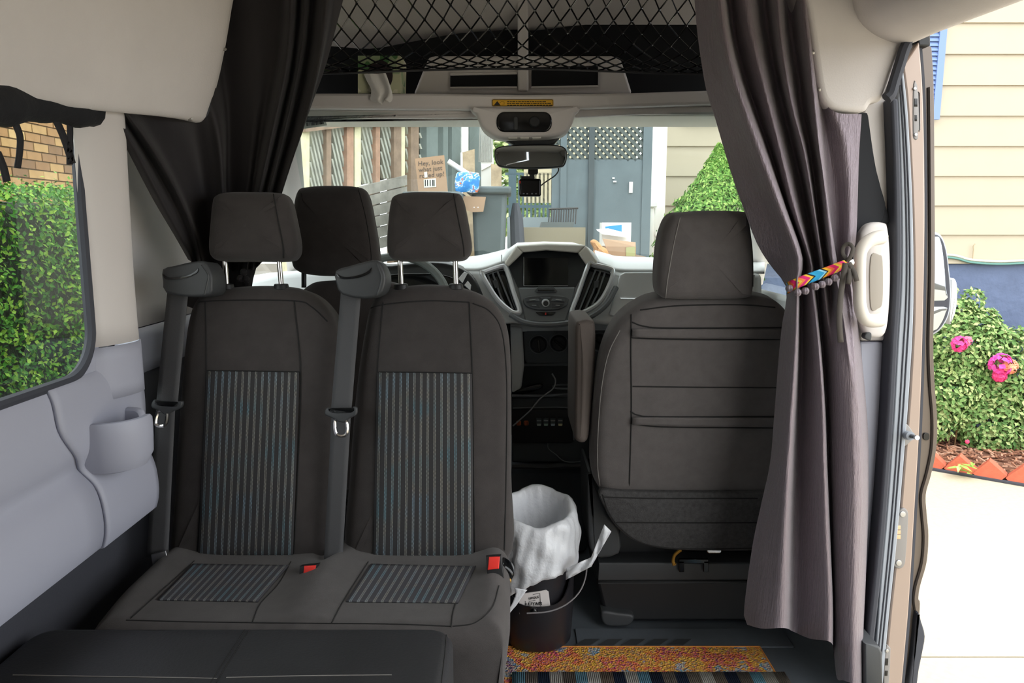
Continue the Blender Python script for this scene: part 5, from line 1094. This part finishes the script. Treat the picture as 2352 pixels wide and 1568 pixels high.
for i in range(6): y = 446 + 26 * i; obj('plank', fprism([(700, y + 22), (760, y), (935, y - 44), (935, y - 21), (760, y + 23), (700, y + 45)], .02 + .004 * (i % 2), .03), wm_['g'], fe, smooth=False)
# bins, boxes
def gbin(label, pts, Y, T, col, rim):
    o = thing('wheelie_bin', label, 'bin', V(P(*pts[-1], Y).x, Y, .45), 'grey wheelie bins')
    q = [P(a, b, Y) for a, b in pts]; lo = [V(q[1].x - .04, Y + .03, .45), V(q[0].x + .04, Y + .03, .45)]
    obj('body', MB().prism([q[0], q[1]] + lo, (0, T, 0)), col, o, bev=.03)
    obj('rim', MB().box2((q[0].x - .03, Y - .03, q[0].z - .05), (q[1].x + .03, Y + T + .03, q[0].z)), col, o, bev=.015)
    for x in (q[0].x + .12, q[1].x - .12): obj('wheel', MB().cyl(V(x - .03, Y + T - .08, .53), V(x + .03, Y + T - .08, .53), .08, n=14), m_blackg, o)
    return o
m_gb = M('bin_grey', '#5a6365', .6, var=(6, .1))
gbin('tall grey wheelie bin behind the bench headrest', [(935, 440), (1050, 440)], 4.82, .4, m_gb, 0)
gbin('grey-green wheelie bin below the rear-view mirror', [(1082, 428), (1164, 428)], 5.0, .5, M('bin_grey_green', '#4d5758', .55, var=(6, .1)), 0)
sk = thing('umbrella_bag', 'dark grey long bag leaning beside the wheelie bin', 'bag', V(P(1188, 560, 5.2).x, 5.2, .45)); obj('sleeve', MB().tube([V(P(1190, 560, 5.2).x, 5.2, .45), P(1189, 560, 5.2), P(1186, 500, 5.2), P(1184, 466, 5.2)], [.05, .05, .045, .02], 10), m_rubber, sk)
m_card = M('cardboard', '#a98c72', .9, var=(8, .05))
cb1 = thing('cardboard_sheet', 'brown cardboard panel printed with grey slogan lettering', 'cardboard', V(P(992, 445, 4.94).x, 4.94, P(992, 440, 4.94).z))
YC = 4.94
obj('sheet', MB().prism([P(953, 364, YC), P(1020, 356, YC), P(1029, 446, YC), P(962, 448, YC)], (0, .012, 0)), m_card, cb1, smooth=False)
m_let = M('slogan_grey', '#5f5650', .9)
s = MB()
for i, tx_ in enumerate(('Hey, look', 'what just', 'rolled up!')):
    o_ = P(960 + 1.5 * i, 381 + 14 * i, YC - .002); s.join(text_mb(tx_, .042, o_, V(1, 0, .09).normalized(), V(0, 0, 1), depth=.0004))
obj('lettering', s, m_let, cb1, smooth=False)
for a in ([(974, 395), (981, 394), (982, 407), (975, 408)], [(973, 412), (1001, 409), (1002, 429), (974, 431)]): obj('shipping_label', MB().prism([P(x, y, YC - .003) for x, y in a], (0, .002, 0)), M('label_paper', '#d8d6cc', .8), cb1, smooth=False)
s = MB()
for x in (977, 982, 988, 994, 997): s.box(P(x, 420, YC - .004), (.006, .001, .04))
obj('label_print', s, m_ink, cb1, smooth=False)
tb_ = thing('white_tube', 'white plastic pipe lying across the bins', 'pipe', P(1082, 398, 4.97)); obj('pipe', MB().cyl(P(1029, 370, 4.97), P(1090, 410, 5.0), .018, n=12), m_white, tb_)
bp = thing('blue_packet', 'glossy blue and orange snack packet on the wheelie bin', 'packet', P(1072, 443, 4.93))
mp_ = M('packet_print', '#3f8fd0', .35); t = NT(mp_); t.link(t.ramp(t.noise(22, 2), [(0, '#2f7fc8'), (.45, '#4a9ad6'), (.52, '#e8e6e0'), (.56, '#3f8fd0'), (.62, '#e0703a'), (.72, '#3a86c8')], True), t.b.inputs['Base Color'])
obj('packet', ppad([(1047, 400), (1060, 395), (1099, 397), (1101, 420), (1096, 442), (1070, 441), (1046, 438)], 4.93, .03, .006, .012, sub=2), mp_, bp)
cb3 = thing('cardboard_flap', 'plain cardboard piece hanging on the front of the bin', 'cardboard', P(1090, 487, 4.96)); obj('sheet', MB().prism([P(1058, 450, 4.955), P(1116, 452, 4.955), P(1110, 486, 4.955), P(1084, 487, 4.955), P(1064, 480, 4.955)], (0, .01, 0)), m_card, cb3, smooth=False)
for x in (1089, 1098): obj('hole', ppad(disc(x, 476, 1.3), 4.954, .002, .0003, smooth=False), m_white, cb3)
lp = thing('louvred_panel', 'white louvred panel standing beside the bins', 'panel', V(P(1118, 390, 6.0).x, 6.0, .45))
obj('frame', MB().prism([P(1104, 372, 6.0), P(1134, 362, 6.0), P(1134, 376, 6.0), P(1106, 391, 6.0)], (0, .04, 0)).prism([P(1104, 250, 6.02), P(1132, 250, 6.02), V(P(1134, 370, 6.02).x, 6.02, .45), V(P(1105, 380, 6.02).x, 6.02, .45)], (0, .03, 0)), m_white, lp, smooth=False)
s = MB(); 
for i in range(9): x = 1103 + 3.6 * i; s.tube([P(x, 285, 5.99), P(x - 3, 372, 5.99)], .0045, 4)
obj('slats', s, M('louvre_grey', '#a8a8a2', .8), lp)
for lb, a in (('pale wooden crate board between the fence posts', [(1062, 350), (1090, 342), (1090, 392), (1062, 392)]), ('pale wooden crate board behind the wheelie bin', [(1128, 376), (1152, 380), (1148, 424), (1130, 424)])):
    o_ = thing('crate_board', lb, 'board', V(P(*a[3], 5.9).x, 5.9, .45), 'crate boards'); q = [P(x, y, 5.9) for x, y in a]; obj('board', MB().prism([q[0], q[1], V(q[1].x, 5.9, .45), V(q[0].x, 5.9, .45)], (0, .03, 0)), M('crate_wood', '#b8a488', .9, var=(14, .25)), o_, smooth=False)
# railing and greenery in the gap
rg = thing('metal_railing', 'teal grey metal railing with upright bars across the patio', 'railing', V(P(1225, 500, 6.4).x, 6.4, .45)); m_rail = M('railing_teal', '#58707c', .5)
YR = 6.4
obj('post', MB().box2((P(1168, 0 + 400, YR).x, YR, .45), (P(1186, 400, YR).x, YR + .06, 2.4)), m_rail, rg, smooth=False)
for y in (398, 473): obj('rail', MB().box2((P(1160, y, YR).x, YR, P(1200, y + 4, YR).z), (P(1300, y, YR).x, YR + .03, P(1200, y - 2, YR).z)), m_rail, rg, smooth=False)
fb2 = None
for i in range(11):
    x = P(1192 + 9.5 * i, 430, YR).x
    if fb2 is None: fb2 = obj('bar', MB().box2((x - .008, YR, .45), (x + .008, YR + .02, P(1200, 398, YR).z)), m_rail, rg, smooth=False); x00 = x; l00 = Vector(fb2.location) + wloc(rg)
    else: share('bar', fb2, l00 + V(x - x00, 0, 0), rg)
obj('low_wall', MB().box2((P(1165, 500, 6.3).x, 6.2, .45), (P(1330, 500, 6.3).x, 6.34, P(1200, 499, 6.3).z)), M('low_wall_paint', '#a9b6bd', .8), smooth=False, kind='structure')
obj('terrace_ledge', MB().box2((P(1175, 520, 5.4).x, 5.4, .45), (P(1345, 520, 5.4).x, 6.1, P(1200, 522, 5.5).z)), M('ledge_tan', '#8f8670', .9, bump=(30, .3)), smooth=False, kind='structure')
gb = thing('garden_shrubs', 'pale garden greenery behind the metal railing', 'shrub', V(0, 8.5, .45)); s = MB()
for i in range(5000):
    p = P(random.uniform(1110, 1290), random.uniform(280, 540), random.uniform(8.0, 8.8)); leaf(s, p, V(0, -.6, .7) + rv(), random.uniform(.06, .11), .05)
obj('foliage', s, leafmat('garden_leaf', '#5f8a45', '#a4c076', '#dfe8b8'), gb, smooth=False, kind='stuff')
obj('trunk', MB().cyl(V(.1, 8.5, .45), V(.12, 8.5, 2.0), .04), wm_['b'], gb)
rk = thing('wire_rack', 'dark wire rack on the terrace ledge beside the railing', 'rack', P(1292, 520, 5.5)); s = MB()
for i in range(12): x = 1262 + 5.6 * i; s.tube([P(x, 480, 5.5), P(x - 2 + .0 * i, 514, 5.45)], .005, 4)
s.tube([P(1260, 480, 5.5), P(1328, 478, 5.5)], .007, 4); obj('bars', s, M('rack_dark', '#3c3a38', .7), rk); obj('base', pprism([(1245, 510), (1320, 510), (1316, 522), (1242, 522)], 5.43, .25), M('rack_base', '#5a605f', .7), rk)
# dark shed side with a lattice top
sd = thing('shed_wall', 'dark grey shed side with diamond lattice top ahead', 'shed', V(P(1390, 560, 5.7).x, 5.7, .45))
YS = 5.7; m_sd = M('shed_grey', '#5f6b70', .8, var=(4, .12)); a = P(1268, 366, YS); b = P(1497, 366, YS)
obj('lower_panel', MB().box2((a.x, YS, .45), (b.x, YS + .05, a.z)), m_sd, sd, smooth=False)
obj('side_stile', MB().box2((P(1478, 300, YS).x, YS - .01, .45), (b.x, YS + .06, 2.7)), m_sd, sd, smooth=False); obj('post', MB().box2((P(1353, 300, YS).x, YS - .02, .45), (P(1366, 300, YS).x, YS, 2.7)), M('shed_post', '#474f52', .8), sd, smooth=False)
obj('stile', MB().box2((P(1288, 300, YS).x, YS - .015, .45), (P(1302, 300, YS).x, YS + .05, 2.7)), m_sd, sd, smooth=False)
obj('header_board', MB().prism([P(1180, 330, YS - .02), P(1345, 255, YS - .02), P(1345, 240, YS - .02), P(1180, 300, YS - .02)], (0, .03, 0)), m_sd, sd, smooth=False)
obj('pale_backing', MB().box2((P(1205, 300, YS + .3).x, YS + .70, a.z - .3), (b.x, YS + .72, 3.0)), M('backing_cream', '#e6d8b8', .9), sd, smooth=False)
def latt(x0, x1, y0, y1, sp, wd_):
    fam = []
    for sgn in (1, -1):
        k = -40
        while k < 60:
            c = k * sp; pts = []
            for y in (y0, y1): pts.append((x0 + c + sgn * (y - y0), y))
            (xa, ya), (xb, yb) = pts
            t0, t1 = 0, 1
            if xb != xa:
                ta, tb2 = sorted(((x0 - xa) / (xb - xa), (x1 - xa) / (xb - xa))); t0 = max(t0, ta); t1 = min(t1, tb2)
            if t1 - t0 > .04: fam.append(((xa + (xb - xa) * t0, ya + (yb - ya) * t0), (xa + (xb - xa) * t1, ya + (yb - ya) * t1), sgn))
            k += 1
    return fam
m_lat = M('lattice_dark', '#525a58', .8)
s1 = None
for (xa, ya), (xb, yb), sg in latt(1208, 1480, 250, 368, 17, 8):
    o_ = P(xa, ya, YS + (.0 if sg > 0 else .012)); p_ = P(xb, yb, YS + (.0 if sg > 0 else .012)); dd = (p_ - o_); 
    if dd.length < .03: continue
    n2 = V(-dd.z, 0, dd.x).normalized() * (3.6 * YS / F)
    obj('lattice_slat', MB().prism([o_ + n2, p_ + n2, p_ - n2, o_ - n2], (0, .01, 0)), m_lat, sd, smooth=False)
for (px_, py_, w_, h_) in ((1409, 409, 5, 3), (1412, 417, 7, 3), (1449, 430, 8, 24)): obj('hardware', MB().box(P(px_, py_, YS - .008), (w_ * YS / F, .01, h_ * YS / F)), m_white, sd, smooth=False)
# workbench with boxes
wb = thing('workbench', 'wooden workbench carrying boxes ahead of the windshield', 'bench', V(P(1410, 590, 5.0).x, 5.1, .45)); zt = P(1410, 588, 4.9).z; xa = P(1335, 588, 4.9).x; xb = P(1480, 588, 4.9).x
obj('top', MB().box2((xa, 4.82, zt - .04), (xb, 5.45, zt)), wm_['b'], wb, bev=.005)
for x in (xa + .04, xb - .04):
    for y in (4.88, 5.4): obj('leg', MB().box2((x - .03, y - .03, .45), (x + .03, y + .03, zt - .04)), wm_['b'], wb, smooth=False)
bx1 = thing('cardboard_box', 'opened tan cardboard box on the workbench', 'box', V(P(1425, 588, 4.9).x, 5.0, zt)); q = [P(a_, b_, 4.9) for a_, b_ in ((1392, 566), (1461, 564))]
obj('carton', MB().box2((q[0].x, 4.9, zt), (q[1].x, 5.2, q[0].z)), m_card, bx1, smooth=False); obj('flap', MB().prism([P(1384, 548, 4.92), P(1460, 556, 4.92), P(1460, 566, 4.9), P(1392, 568, 4.9)], (0, .006, 0)), m_card, bx1, smooth=False); obj('label', MB().prism([P(x, y, 4.895) for x, y in ((1438, 568), (1459, 566), (1459, 588), (1438, 588))], (0, .003, 0)), M('box_label_olive', '#a9a878', .8), bx1, smooth=False)
bx2 = thing('white_box', 'white and blue product box stacked on the cardboard box', 'box', V(P(1418, 545, 5.05).x, 5.05, q[0].z)); 
obj('carton', MB().box2((P(1383, 512, 5.05).x, 5.05, q[0].z + .001), (P(1450, 512, 5.05).x, 5.19, P(1410, 511, 5.05).z)), m_white, bx2, smooth=False); obj('blue_print', MB().prism([P(x, y, 5.046) for x, y in ((1390, 520), (1428, 516), (1428, 532), (1392, 530))], (0, .003, 0)), M('print_blue', '#2f86cc', .5), bx2, smooth=False)
pp_ = thing('paper_sheets', 'white crumpled papers lying on the cardboard box', 'paper', P(1410, 545, 4.96)); obj('sheets', MB().prism([P(1372, 530, 4.97), P(1400, 528, 4.97), P(1448, 540, 4.97), P(1446, 546, 4.97), P(1385, 538, 4.97)], (0, .065, .01)), m_white, pp_, smooth=False)
pg = thing('paper_bag', 'crumpled brown paper bag beside the cardboard box', 'bag', V(P(1375, 588, 4.88).x, 4.88, zt)); obj('bag', ppad([(1358, 556), (1366, 550), (1376, 556), (1384, 566), (1394, 572), (1398, 590), (1362, 590), (1366, 574)], 4.80, .09, .02, .01, sub=3), M('kraft_paper', '#c08e60', .9, bump=(14, 1, .03)), pg)
